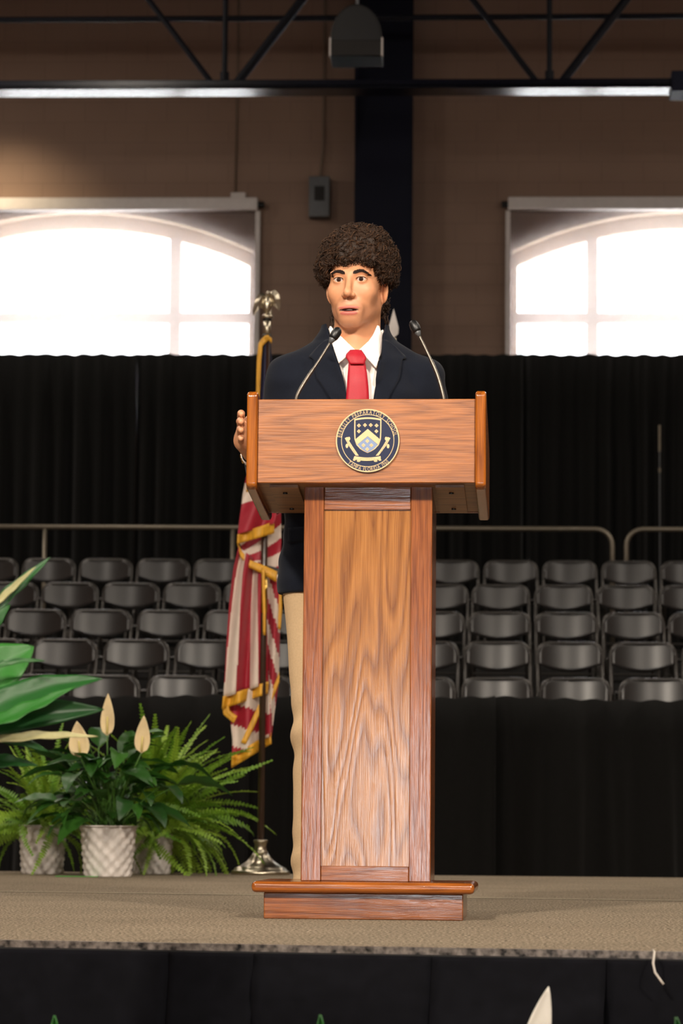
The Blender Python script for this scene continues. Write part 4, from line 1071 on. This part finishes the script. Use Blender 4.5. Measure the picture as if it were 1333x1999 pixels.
# lapels with their notches
patch('lapel', M['jacket'], jac, [(634,656),(620,668),(602,690),(611,694),(618,735),(652,790)], [(643,654),(647,665),(652,676),(657,696),(667,732),(681,790)], [bj], .004, 9, 26, .005)
patch('lapel', M['jacket'], jac, [(747,654),(746,665),(745,676),(741,696),(736,732),(728,790)], [(757,656),(774,668),(795,690),(786,694),(780,735),(752,790)], [bj], .004, 9, 26, .005)
# collar and tie
colr = []
patch('collar', M['shirt'], shirt, [(643,628),(645,650),(650,673),(661,709)], [(646,627),(660,648),(676,668),(690,683)], [bs, bj], .010, 8, 14, .003)
patch('collar', M['shirt'], shirt, [(737,625),(728,648),(716,668),(703,683)], [(741,627),(746,651),(744,682),(734,719)], [bs, bj], .010, 8, 14, .003)
q = MB(); ring_ = []
for zt_, ro in ((1.465, .002), (1.49, .001), (1.515, .0)):
    ring_.append([Vector((.0645*math.cos(a)*(1+ro), .026+.062*math.sin(a), zt_ + .030*(.5+.5*math.sin(a)))) for a in np.linspace(-R(8), R(188), 30)])
q.grid(ring_); q.build('collar_band', M['shirt'], shirt, smooth=True, solid=.003)
tie = patch('tie', M['tie'], per, [(681,704),(679,730),(677,760),(674,800),(672,900)], [(712,704),(716,730),(719,760),(721,800),(724,900)], [bs, bj], .006, 8, 16, .004, .006)
patch('knot', M['tie'], tie, [(684,683),(676,692),(675,698),(684,712)], [(705,683),(712,694),(715,700),(710,712)], [bs, bj], .014, 9, 10, .006, .008)
patch('placket', M['shirt'], shirt, [(670,705),(672,790)], [(684,705),(684,790)], [bs], .003, 4, 10, .002)
patch('pocket_flap', M['jacket'], jac, [(562,1026),(561,1056)], [(640,1026),(640,1056)], [bj], .0025, 10, 5, .003)
fo = Vector(ARM['Rw'])-Vector(ARM['Re'])
for k in range(3):
    c = Vector(ARM['Re'])+fo*(.72+.08*k); o_ = c + Vector((-.3, -.10, 0)); hit = bj.ray_cast(o_, (c-o_).normalized())
    if hit[0]:
        q = MB(); q.lathe([(0, .006), (.004, .0055), (.0065, .003), (.0065, 0)], 12); b_ = q.build('button', M['gold_button'], jac, smooth=True)
        b_.location = hit[0]; b_.rotation_euler = hit[1].to_track_quat('Z', 'Y').to_euler()
# cuff of the shirt at the right wrist
w_ = Vector(ARM['Rw']); q = MB(); q.tube([w_-fo.normalized()*.03, w_-fo.normalized()*.001], [.032, .031], 18, caps=False); q.build('cuff', M['shirt'], shirt, smooth=True, solid=.002)
# trousers: left outline follows the photo's folds
def trouser_sdf(X, Y, Z):
    f = ell(X, Y, Z, (0, .01, .90), (.172, .122, .13))
    for s in 'RL':
        a, k, e = [np.array(v) for v in LEG[s]]
        e2 = e.copy(); e2[2] = .075
        g = cap(X, Y, Z, tuple(a+(0, 0, .03)), tuple(k), .090, .068); g = smin(g, cap(X, Y, Z, tuple(k), tuple(e2), .068, .056), .03)
        kz = k[2]; g = g+.004*np.sin((Z-kz)*70+Y*30)*np.exp(-((Z-kz)/.09)**2)+.004*np.sin(Z*80+Y*25)*np.exp(-((Z-.10)/.10)**2)+.0018*vnoise(X, Y, Z, 30, 8)
        f = smin(f, g, .03)
    return np.maximum(np.maximum(f, .045-Z), Z-1.02)
Vt, Ft = surf(trouser_sdf, (-.24, -.17, .03), (.24, .18, 1.04), .007)
link('trousers', np_mesh('trousers', Vt, Ft, [M['khaki']]), per)
def shoe_sdf(cx):
    def f(X, Y, Z):
        Y = Y-.045; a = ell(X, Y, Z, (cx, .03, .045), (.042, .075, .05)); b = ell(X, Y, Z, (cx, -.09, .028), (.046, .12, .036)); g = smin(a, b, .03)
        g = smin(g, np.maximum(np.maximum(np.sqrt(((X-cx)/.048)**2+((Y+.055)/.165)**2)*.048-.048, Z-.016), -Z), .006)
        return np.maximum(g, .002-Z)
    return f
for s in 'RL':
    cx = LEG[s][2][0]; Vq, Fq = surf(shoe_sdf(cx), (cx-.07, -.21, -.01), (cx+.07, .18, .11), .005); link('shoe', np_mesh('shoe', Vq, Fq, [M['shoe']]), per)
# ------------------------------------------------------------------ flags on stands
def flag_base(t):
    q = MB(); q.lathe([(.135, 0), (.137, .012), (.130, .02), (.12, .022), (.118, .03), (.09, .042), (.06, .062), (.042, .085), (.034, .10)], 48, fn=lambda a, z: .0035*math.sin(8*a)*(1 if .02 < z < .09 else 0)); q.build('base', M['nickel'], t, smooth=True)
    q = MB(); q.lathe([(.034, .098), (.034, .105), (.028, .11), (.028, .145), (.033, .148), (.033, .158), (.026, .16)], 24); q.build('socket', M['nickel'], t, smooth=True)
fp_ = ground(508, 1707.5); FD = fp_.y
fs_ = thing('flag_stand', 'United States flag with gold fringe on a pole topped by a silver eagle', 'flag', (fp_.x, fp_.y, 0))
def FL(px, py, d=0.0): return at(px, py, FD+d)-fp_
flag_base(fs_)
zt_ = FL(521, 658).z; xt = FL(521, 658).x
q = MB(); q.tube([(0, 0, .15), (xt*.5, 0, zt_*.5), (xt, 0, zt_)], .0155, 14); q.build('pole', M['pole_wood'], fs_, smooth=True)
za, zb_ = FL(518, 1197).z, FL(518, 1128).z; xm = xt*.5
q = MB(); q.tube([(xt*za/zt_, 0, za), (xt*zb_/zt_, 0, zb_)], .0175, 14); q.build('ferrule', M['brass'], fs_, smooth=True)
z1, z2 = FL(521, 658).z, FL(521, 622).z
q = MB(); q.tube([(xt, 0, z1-.01), (xt, 0, z2)], .0185, 14); q.build('pole_tip', M['nickel'], fs_, smooth=True)
for zq in (z1+.005, z2-.002):
    q = MB(); q.tube([(xt, 0, zq-.008), (xt, 0, zq+.008)], .021, 14); q.build('collar_ring', M['black_plastic'], fs_, smooth=True)
# eagle with raised head and half-open wings
ex = xt; ez = z2
eg = MB(); eg.lathe([(.022, 0), (.03, .006), (.024, .016), (.018, .024)], 16, (ex, 0, ez)); eagle = eg.build('eagle', M['nickel'], fs_, smooth=True)
def blob(name, c, r, rot=(0, 0, 0), par=eagle):
    q = MB(); prof = [(math.sin(math.pi*k/10), math.cos(math.pi*k/10)) for k in range(11)]
    q.lathe([(max(0, p[0]), p[1]) for p in prof], 14); me = q.mesh(name, M['nickel'], True); o = link(name, me, par)
    o.location = c; o.scale = r; o.rotation_euler = rot; return o
blob('body', (ex, 0, ez+.066), (.022, .020, .042), (0, R(6), 0)); blob('head', (ex+.004, -.006, ez+.118), (.0115, .013, .014)); blob('tail', (ex+.006, .012, ez+.02), (.019, .008, .030))
q = MB(); q.tube([(ex+.004, -.016, ez+.120), (ex+.001, -.026, ez+.116), (ex, -.029, ez+.109)], [.005, .004, .001], 8); q.build('beak', M['nickel'], eagle, smooth=True)
def wing(pts, root, name='wing'):
    q = MB(); rows = []
    for k, (x, y) in enumerate(pts):
        p = FL(x, y); r_ = Vector(root) + (p-Vector(root))*.12; rows.append([r_, (r_+p)/2+Vector((0, -.010, 0)), p+Vector((0, .004*(k % 2), 0))])
    q.grid(rows); q.build(name, M['nickel'], eagle, smooth=False, solid=.006)
wing([(520,577),(512,572),(505,574),(500,583),(496,593),(493,606),(494,617),(499,606),(506,600),(514,602)], (ex-.010, .004, ez+.085))
wing([(524,577),(530,569),(537,566),(543,573),(546,584),(547,597),(545,607),(540,598),(534,594),(527,602)], (ex+.012, .004, ez+.085))
# the cloth, hanging in folds
fm = MB(); FRL = []; fr_ = 'new'
def lerp_pl(pl, t):
    ls = [0]
    for a, b in zip(pl, pl[1:]): ls.append(ls[-1]+math.hypot(b[0]-a[0], b[1]-a[1]))
    s = t*ls[-1]
    for i in range(len(pl)-1):
        if s <= ls[i+1]+1e-9:
            u = (s-ls[i])/max(1e-9, ls[i+1]-ls[i]); return (pl[i][0]+(pl[i+1][0]-pl[i][0])*u, pl[i][1]+(pl[i+1][1]-pl[i][1])*u)
    return pl[-1]
def fold(mb_, Lp, Rp, d0, d1, waves, amp, mfn, nu=40, nv=50, ph=0.0):
    if mb_ == 'new': mb_ = MB(); FRL.append(mb_)
    rows = []
    for i in range(nv+1):
        a, b = lerp_pl(Lp, i/nv), lerp_pl(Rp, i/nv); row = []
        for j in range(nu+1):
            u = j/nu; d = d0+(d1-d0)*u + amp*math.sin(u*waves*2*math.pi+ph+i*.06)
            row.append(FL(a[0]+(b[0]-a[0])*u, a[1]+(b[1]-a[1])*u, d))
        rows.append(row)
    mb_.grid(rows, mfn=lambda i, j: mfn((j+.5)/nu, (i+.5)/nv))
RED, WHT, NAV = 0, 1, 2
# canton beside the pole top, down behind the desk
fold(fm, [(510,664),(508,700),(505,760),(500,850),(488,960)], [(527,660),(530,700),(533,760),(538,850),(545,960)], -.03, .04, 1.5, .02, lambda u, v: NAV)
fold(fr_, [(517,655),(505,668),(502,700),(500,760),(494,850),(480,960)], [(526,662),(512,674),(509,705),(507,760),(501,850),(489,960)], -.03, -.03, 1, .004, lambda u, v: 0, 4, 30)
fold(fr_, [(516,656),(523,654),(531,662)], [(516,664),(523,663),(530,670)], -.04, -.03, 1, .002, lambda u, v: 0, 3, 8)
# upper fold: stripes lying nearly level
def sA(u, v): return RED if v < .12 else (WHT if v < .48 else RED)
fold(fm, [(481,930),(474,965),(468,1010),(464,1043)], [(546,905),(546,935),(543,985),(535,1022)], -.05, -.03, 1.2, .02, sA)
fold(fr_, [(464,1043),(463,1062)], [(535,1018),(535,1041)], -.055, -.035, 1.2, .02, lambda u, v: 0, 22, 4)
fold(fm, [(466,1055),(474,1075),(486,1095)], [(548,1000),(549,1060),(546,1110)], .03, .05, 1.0, .02, lambda u, v: (RED if int(v*4+u*1.2) % 2 else WHT))
fold(fr_, [(463,1058),(472,1077),(490,1094),(515,1104),(541,1116)], [(466,1070),(470,1088),(487,1108),(512,1120),(539,1136)], -.02, -.02, 1, .004, lambda u, v: 0, 4, 24)
# long left fold with stripes running down
def sC(u, v):
    b = [.02+.16*v, .42+.10*v-.14*(1-v), .72+.06*v, 1.01]; b0 = .10*(1-v)
    if u < b0: return RED
    if u < .30-.02*v+.0*v: return WHT
    if u < .58: return RED
    if u < .78: return WHT
    return RED
fold(fm, [(466,1068),(456,1110),(448,1175),(442,1260),(436,1362)], [(516,1105),(519,1180),(522,1260),(524,1334)], -.03, .03, 2.0, .030, sC, 44, 30)
fold(fr_, [(436,1360),(434,1384)], [(524,1330),(523,1354)], -.035, .025, 2.0, .03, lambda u, v: 0, 30, 4)
fold(fr_, [(511,1108),(512,1150),(513,1195),(514,1240)], [(516,1110),(517,1150),(518,1195),(518,1240)], -.04, -.04, 1, .004, lambda u, v: 0, 3, 14)
fold(fr_, [(434,1376),(436,1395),(448,1405),(456,1412)], [(445,1374),(448,1386),(456,1394),(463,1398)], .0, .0, 1, .003, lambda u, v: 0, 4, 10)
# right side of the pole
fold(fm, [(519,1110),(521,1250),(521,1340),(521,1440)], [(548,1125),(546,1240),(544,1330),(529,1440)], .05, .07, 1.0, .02, lambda u, v: (WHT if int((v*7-u*1.6)+9) % 2 else RED), 12, 40)
fold(fr_, [(541,1150),(543,1200),(542,1225)], [(549,1140),(550,1190),(547,1230)], .06, .06, 1, .003, lambda u, v: 0, 3, 10)
fold(fr_, [(526,1355),(536,1335),(545,1312)], [(526,1378),(537,1352),(545,1330)], .045, .045, 1, .003, lambda u, v: 0, 4, 10)
# lower tail
def sE(u, v):
    k = v*3.0-u*1.7+1.0; return RED if 1.15 < k < 2.3 or k > 3.4 or k < -.2 else WHT
fold(fm, [(441,1362),(450,1405),(454,1445),(453,1480)], [(524,1330),(526,1380),(527,1410),(528,1436)], .02, .05, 1.5, .025, sE, 30, 20)
fold(fr_, [(453,1476),(452,1499)], [(528,1430),(529,1452)], .015, .045, 1.5, .025, lambda u, v: 0, 24, 4)
fold(fr_, [(505,1375),(493,1400),(478,1432),(470,1450)], [(512,1382),(502,1405),(487,1437),(480,1452)], .0, .0, 1, .002, lambda u, v: 0, 3, 12)
fl_o = fm.build('flag', [M['flag_red'], M['flag_white'], M['flag_navy']], fs_, smooth=True, solid=.003)
for k_ in FRL: k_.build('fringe', M['fringe_gold'], fl_o, smooth=True, solid=.006)

# second flagstaff behind the speaker, only its spear tip shows
sp_ = at(768, 660, FD+.1); s2 = thing('flag_staff', 'flagstaff with a silver spear tip rising behind the speaker\'s left shoulder', 'flag', (sp_.x, sp_.y, 0))
flag_base(s2)
q = MB(); q.tube([(0, 0, .15), (0, 0, sp_.z-.05)], .0155, 12); q.build('pole', M['pole_wood'], s2, smooth=True)
zt2 = at(768, 602, FD+.1).z
q = MB(); hgt = zt2-sp_.z
q.lathe([(.016, sp_.z-.06), (.02, sp_.z-.05), (.013, sp_.z-.03), (.013, sp_.z)], 14); q.build('tip_socket', M['nickel'], s2, smooth=True)
q = MB(); z0 = sp_.z
q.add([(-.022, 0, z0+.02), (0, -.008, z0), (.022, 0, z0+.02), (0, .008, z0), (0, 0, zt2), (-.024, 0, z0+.05), (.024, 0, z0+.05), (0, -.009, z0+.05), (0, .009, z0+.05)],
      [(0,1,7,5),(1,2,6,7),(2,3,8,6),(3,0,5,8),(5,7,4),(7,6,4),(6,8,4),(8,5,4),(0,3,2,1)]); q.build('spear', M['white_metal'], s2)
rows = [[(.20*(j/20-.35)*(.25+.75*min(1, i/9)), .03+.035*math.sin(j*.9+i*.1), sp_.z-.10-1.5*i/18-.10*abs(j/20-.35)) for j in range(21)] for i in range(19)]
q = MB(); q.grid(rows); q.build('flag', M['flag_navy'], s2, smooth=True, solid=.003)

# ------------------------------------------------------------------ plants
def leaf_mesh(name, L, Wd, m, bend=.5, cup=.25, wav=0.0, n=12, nose=1.0):
    """a pointed leaf along +x, arching down, with a folded midrib"""
    q = MB(); rows = []
    for i in range(n+1):
        t = i/n; w = Wd*(math.sin(math.pi*min(1, t**.78))**.85)*(1-.12*t); w = max(w, .0008)
        a = bend*t; x = L*(math.sin(a)/bend if bend > 1e-3 else t); z = -L*(1-math.cos(a))/bend if bend > 1e-3 else 0
        row = []
        for j in range(7):
            v = -1+2*j/6; row.append((x, v*w, z+cup*abs(v)*w + wav*w*math.sin(t*17+v*2)*abs(v)))
        rows.append(row)
    q.grid(rows); return q.mesh(name, m, True)
def stemmed(name, me, parent, base, tip_dir_az, elev, stem_len, curve, roll=0, scale=1.0, sm=None, lean=.5, name_stem='stalk'):
    """leaf carried on a stalk that leaves the pot at base"""
    d = Vector((math.cos(tip_dir_az), math.sin(tip_dir_az), 0)); P = []
    for k in range(6):
        t = k/5; e = elev - curve*t*.3; P.append(Vector(base) + d*(stem_len*t*math.cos(elev)*(.5+.5*t)) + Vector((0, 0, stem_len*t*math.sin(elev))))
    o = link(name, me, parent); o.location = P[-1]; o.scale = (scale,)*3
    td = (P[-1]-P[-2]).normalized(); az = math.atan2(d.y, d.x); el = math.asin(max(-1, min(1, td.z)))*lean
    o.rotation_euler = (Matrix.Rotation(az, 3, 'Z') @ Matrix.Rotation(-el, 3, 'Y') @ Matrix.Rotation(roll, 3, 'X')).to_euler()
    return P, o
def pot(t, rt, rb, h):
    nrow = 8
    def weave(a, z):
        if z < .004 or z > h-.012: return 0
        k = int(z/h*nrow); return .0055*max(-.6, math.sin(a*13+math.pi*(k % 2)))*abs(math.sin(math.pi*z/h*nrow))
    prof = [(rb*.9, .001), (rb, .0)] + [(rb+(rt-rb)*k/54, h*k/54) for k in range(1, 54)] + [(rt+.004, h-.008), (rt+.005, h), (rt-.012, h), (rt-.014, h-.03)]
    q = MB(); q.lathe(prof, 156, fn=weave); q.build('pot', M['pot'], t, smooth=True)
    q = MB(); q.lathe([(0, h-.035), (rt*.5, h-.028), (rt-.012, h-.034), (rt-.012, h-.05)], 24); q.build('soil', M['soil'], t, smooth=True)
def frond_mesh(L, bend, n=34, w=.030, seed=0):
    r = random.Random(seed); q = MB(); P = []
    for i in range(n+1):
        t = i/n; a = bend*t**1.2; P.append((t, a))
    x = z = 0; pts = [Vector((0, 0, 0))]
    for i in range(1, n+1):
        a = bend*(i/n)**1.1; x += L/n*math.cos(a); z -= L/n*math.sin(a); pts.append(Vector((x, 0, z)))
    q.tube(pts[::3]+[pts[-1]], .0018, 4)
    for i in range(3, n+1):
        t = i/n; ln = w*(min(1, t*5)*(1-.80*t**2.2))*(.85+.3*r.random()); c = pts[i]; tg = (pts[i]-pts[i-1]).normalized(); nn = Vector((-tg.z, 0, tg.x))
        if nn.z < 0: nn = -nn
        for s in (-1, 1):
            sd = (Vector((0, s, 0))+tg*.28+nn*r.uniform(-.15, .35)).normalized(); hw_ = L/n*.42
            a, b = c-tg*hw_, c+tg*hw_; e = c+sd*ln
            q.add([a, c+sd*ln*.55-tg*hw_*.8, e, c+sd*ln*.55+tg*hw_*.9, b], [(0,1,2,3,4)])
    return q.mesh('frond', M['fern_leaf'], True)
FR = [frond_mesh(.46, b, seed=k) for k, b in enumerate((.5, .9, 1.35, 1.8))]
def fern(label, base, rt, rb, h, n, az0, az1, lens, up, seed, group=None):
    t = thing('potted_fern', label, 'plant', base, group=group); pot(t, rt, rb, h); r = random.Random(seed)
    for k in range(n):
        az = R(az0+(az1-az0)*((k*.618) % 1)+r.uniform(-10, 10)); e = r.uniform(*up); low = e < .7
        me = FR[(r.choice((2, 3)) if low else r.choice((0, 1, 1, 2)))]
        o = link('frond', me, t); sc = r.uniform(*lens); o.scale = (sc, sc, sc)
        o.location = (r.uniform(-.4, .4)*rt, r.uniform(-.4, .4)*rt, h-.03)
        o.rotation_euler = (Matrix.Rotation(az, 3, 'Z') @ Matrix.Rotation(-e, 3, 'Y') @ Matrix.Rotation(r.uniform(-1.3, 1.3), 3, 'X')).to_euler()
    return t
g1, g2, g3 = ground(82, 1706), ground(210, 1711), ground(296, 1706)
PD = g2.y; sc_ = PD/F_PX
fern('bright green fern in a white woven pot at the far left', g1, 47*sc_, 41*sc_, 98*sc_, 90, 0, 360, (.7, 1.25), (.1, 1.5), 3, 'potted ferns on the stage')
fern('bushy yellow-green fern in a white woven pot beside the flag stand', g3+Vector((0, .0, 0)), 43*sc_, 37*sc_, 98*sc_, 170, -120, 100, (.8, 1.4), (.0, 1.54), 4, 'potted ferns on the stage')
LM = [leaf_mesh('leaf', .21, .044, M['lily_leaf'], .6, .3, .1), leaf_mesh('leaf', .24, .052, M['lily_leaf'], 1.1, .25, .12), leaf_mesh('leaf', .18, .044, M['lily_leaf'], 1.5, .3, .1)]
def spathe(t, tip, bot, wpx, D, base, m, org):
    """upright cream bract with a spadix, on a stalk"""
    a, b = at(*tip, D)-org, at(*bot, D)-org; L = (a-b).length; ax = (a-b).normalized(); sd = ax.cross(Vector((0, -1, 0))).normalized(); nn = sd.cross(ax); hw_ = wpx*D/F_PX/2
    rows = []
    for i in range(13):
        u = i/12; w = hw_*max(.02, math.sin(math.pi*min(1, u**.62*1.0))**.8 if u < 1 else .02); c = b+ax*(L*u)
        rows.append([c+sd*(w*v)+nn*(-.35*w*(1-v*v)*1.0) for v in np.linspace(-1, 1, 7)])
    q = MB(); q.grid(rows); fo_ = q.build('flower_bract', m, t, smooth=True, solid=.0015)
    q = MB(); q.tube([b+nn*.004+ax*.008, b+nn*.008+ax*L*.45], [.005, .0035], 8); q.build('spadix', M['spadix'], fo_, smooth=True)
    q = MB(); q.tube([Vector(base), Vector(base).lerp(b, .5)+Vector((0, 0, .02)), b], .003, 6); q.build('flower_stalk', M['stem'], t, smooth=True)
lily = thing('potted_peace_lily', 'peace lily with three cream flowers in a white woven pot', 'plant', g2)
ht = 98*sc_; pot(lily, 54*sc_, 45*sc_, ht); r = random.Random(12)
for k in range(96):
    az = 2*math.pi*((k*.618) % 1)+r.uniform(-.2, .2); e = r.uniform(.35, 1.45); sl_ = r.uniform(.10, .38)*(0.7+.4*math.sin(e))
    me = LM[0] if e > 1.15 else r.choice(LM)
    P, o = stemmed('leaf', me, lily, (r.uniform(-.05, .05), r.uniform(-.05, .05), ht-.03), az, e, sl_, .5, r.uniform(-.5, .5), r.uniform(.75, 1.15), lean=r.uniform(.1, .8))
    q = MB(); q.tube([p for p in P], .0028, 5); q.build('stalk', M['stem'], o).matrix_parent_inverse = (Matrix.Translation(o.location) @ o.rotation_euler.to_matrix().to_4x4() @ Matrix.Diagonal((*o.scale, 1))).inverted()
for tip, bot, w in (((150,1408),(157,1478),40), ((211,1354),(209,1436),27), ((281,1397),(276,1470),30)):
    spathe(lily, tip, bot, w, PD-.24, (0, 0, ht-.02), M['spathe'], g2)

# tall plant standing on the hall floor before the stage, at the left edge of the view
def floor_pot(t): pot(t, .15, .12, .26)
D_ = 4.75; base = at(-270, 1600, D_); base.z = Z_FLOOR
tall = thing('tall_leafy_plant', 'large broad-leaved green plant reaching in from the left edge', 'plant', base); floor_pot(tall)
def broad(root, tip, width, m, d0=0.0, d1=0.0, droop=0.0, wav=.08, face=.75, seed=0, stalk=True):
    """broad leaf from root to tip (photo points, own depth), surface tilted toward the light"""
    a, b = at(*root, D_+d0)-base, at(*tip, D_+d1)-base; L = (b-a).length; ax = (b-a).normalized(); w0 = width*D_/F_PX/2
    sd = ax.cross(Vector((0, -1, 0))).normalized(); nn = sd.cross(ax).normalized(); sd = (sd*face+nn*(1-face)).normalized(); n2 = sd.cross(ax).normalized()
    rows = []; n = 20
    for i in range(n+1):
        u = i/n; w = w0*max(.01, math.sin(math.pi*min(1, u**.72))**.8); c = a+ax*L*u+Vector((0, 0, droop*math.sin(math.pi*u)))
        rows.append([c+sd*(w*v)+n2*(w*(.28*abs(v)+wav*math.sin(u*22+v*3+seed)*abs(v))) for v in np.linspace(-1, 1, 9)])
    q = MB(); q.grid(rows); o = q.build('leaf', m, tall, smooth=True, solid=.0012)
    if stalk:
        st0 = Vector((random.uniform(-.04, .04), random.uniform(-.04, .04), .24)); q = MB()
        q.tube([st0, st0.lerp(a, .55)+Vector((-.04, 0, .12)), a], [.006, .005, .004], 8); q.build('stalk', M['stem'], o, smooth=True)
G, DR = M['big_leaf'], M['dry_leaf']
broad((-40,1215), (98,1088), 34, G, .1, .1, .0, .12, .6, 1)
broad((-20,1190), (70,1106), 15, DR, .09, .08, .0, .2, .7, 9, False)
broad((-70,1350), (66,1262), 105, G, .0, .05, .0, .05, .8, 2)
broad((-60,1320), (88,1290), 14, G, -.02, -.02, .01, .3, .8, 3, False)
broad((-90,1425), (200,1325), 62, G, -.05, .05, .018, .10, .7, 4)
broad((-70,1432), (148,1340), 40, G, -.07, -.02, -.005, .2, .5, 5)
broad((-90,1425), (203,1385), 66, G, .0, .08, .008, .07, .8, 6)
broad((-40,1450), (192,1438), 20, DR, -.04, .0, .006, .3, .6, 7)
broad((-80,1440), (95,1468), 46, G, .02, .08, .012, .12, .5, 8)
broad((-70,1500), (75,1495), 40, G, .05, .1, .008, .12, .5, 10)
broad((-80,1290), (20,1180), 50, G, .15, .2, .0, .1, .7, 11)

# plants in front of the stage whose tips rise into the lower edge of the view
def low_plant(label, px, tips, flower=None, seed=0):
    Dp = 4.62; b_ = at(px, 1999, Dp); b_.z = Z_FLOOR; t = thing('peace_lily', label, 'plant', b_, group='peace lilies on the floor before the stage'); pot(t, .13, .105, .24); r = random.Random(seed)
    for (x, y) in tips:
        tp = at(x, y, Dp)-b_; root = tp*.72 + Vector((0, 0, 0)); root.z = tp.z-.24; ax = (tp-root).normalized(); sd = ax.cross(Vector((.3, -1, 0))).normalized(); nn = sd.cross(ax)
        rows = [[root+ax*(.24*i/14*1.02)+sd*(v*.042*max(.02, math.sin(math.pi*min(1, (i/14)**.7))))+nn*(.012*abs(v)) for v in np.linspace(-1, 1, 7)] for i in range(15)]
        q = MB(); q.grid(rows); o = q.build('leaf', M['big_leaf'], t, smooth=True, solid=.0012)
        q = MB(); q.tube([(0, 0, .22), root*.5+Vector((0, 0, .1)), root], .004, 6); q.build('stalk', M['stem'], o, smooth=True)
    for k in range(16):
        az = 2*math.pi*k*.618; me = r.choice(LM)
        P, o = stemmed('leaf', me, t, (r.uniform(-.04, .04), r.uniform(-.04, .04), .21), az, r.uniform(1.0, 1.4), r.uniform(.16, .3), .5, r.uniform(-.4, .4), .7, lean=.6)
        q = MB(); q.tube(P, .003, 5); q.build('stalk', M['stem'], o).matrix_parent_inverse = (Matrix.Translation(o.location) @ o.rotation_euler.to_matrix().to_4x4() @ Matrix.Diagonal((*o.scale, 1))).inverted()
    if flower: spathe(t, flower[0], flower[1], flower[2], Dp, (0, 0, .22), M['spathe_white'], b_)
low_plant('floor plant with a white pointed flower rising at the lower edge', 1085, [], ((1071,1926),(1035,2080),50), 1)
low_plant('floor plant with one green leaf tip at the lower left', 110, [(104,1988)], None, 2)
low_plant('floor plant with a pale leaf tip at the lower edge below lectern', 600, [(622,1986)], None, 3)
low_plant('floor plant with a green leaf tip at the lower right corner', 1430, [(1316,1989)], None, 4)

# ------------------------------------------------------------------ leaves that would pass through a neighbour are left out
bpy.context.view_layer.update()
def tree_of(o):
    out = [o] if o.type == 'MESH' else []
    for c in o.children: out += tree_of(c)
    return out
def bvh_of(obs):
    vs, fs = [], []
    for o in obs:
        k = len(vs); mw = o.matrix_world
        vs += [mw @ v.co for v in o.data.vertices]; fs += [tuple(i+k for i in p.vertices) for p in o.data.polygons]
    return BVHTree.FromPolygons(vs, fs)
def prune(plant, other):
    tgt = bvh_of(tree_of(other))
    for c in list(plant.children):
        if c.name.split('.')[0] not in ('leaf', 'frond'): continue
        grp = tree_of(c)
        if tgt.overlap(bvh_of(grp)):
            for g in grp[::-1]: bpy.data.objects.remove(g, do_unlink=True)
O = bpy.data.objects
for a, b in (('potted_fern.001', 'flag_stand'), ('potted_fern', 'potted_peace_lily'), ('potted_fern.001', 'potted_peace_lily'), ('potted_fern', 'potted_fern.001'),
             ('peace_lily.003', 'peace_lily'), ('peace_lily.002', 'peace_lily'), ('peace_lily.001', 'peace_lily.002'), ('peace_lily.001', 'tall_leafy_plant')):
    prune(O[a], O[b])
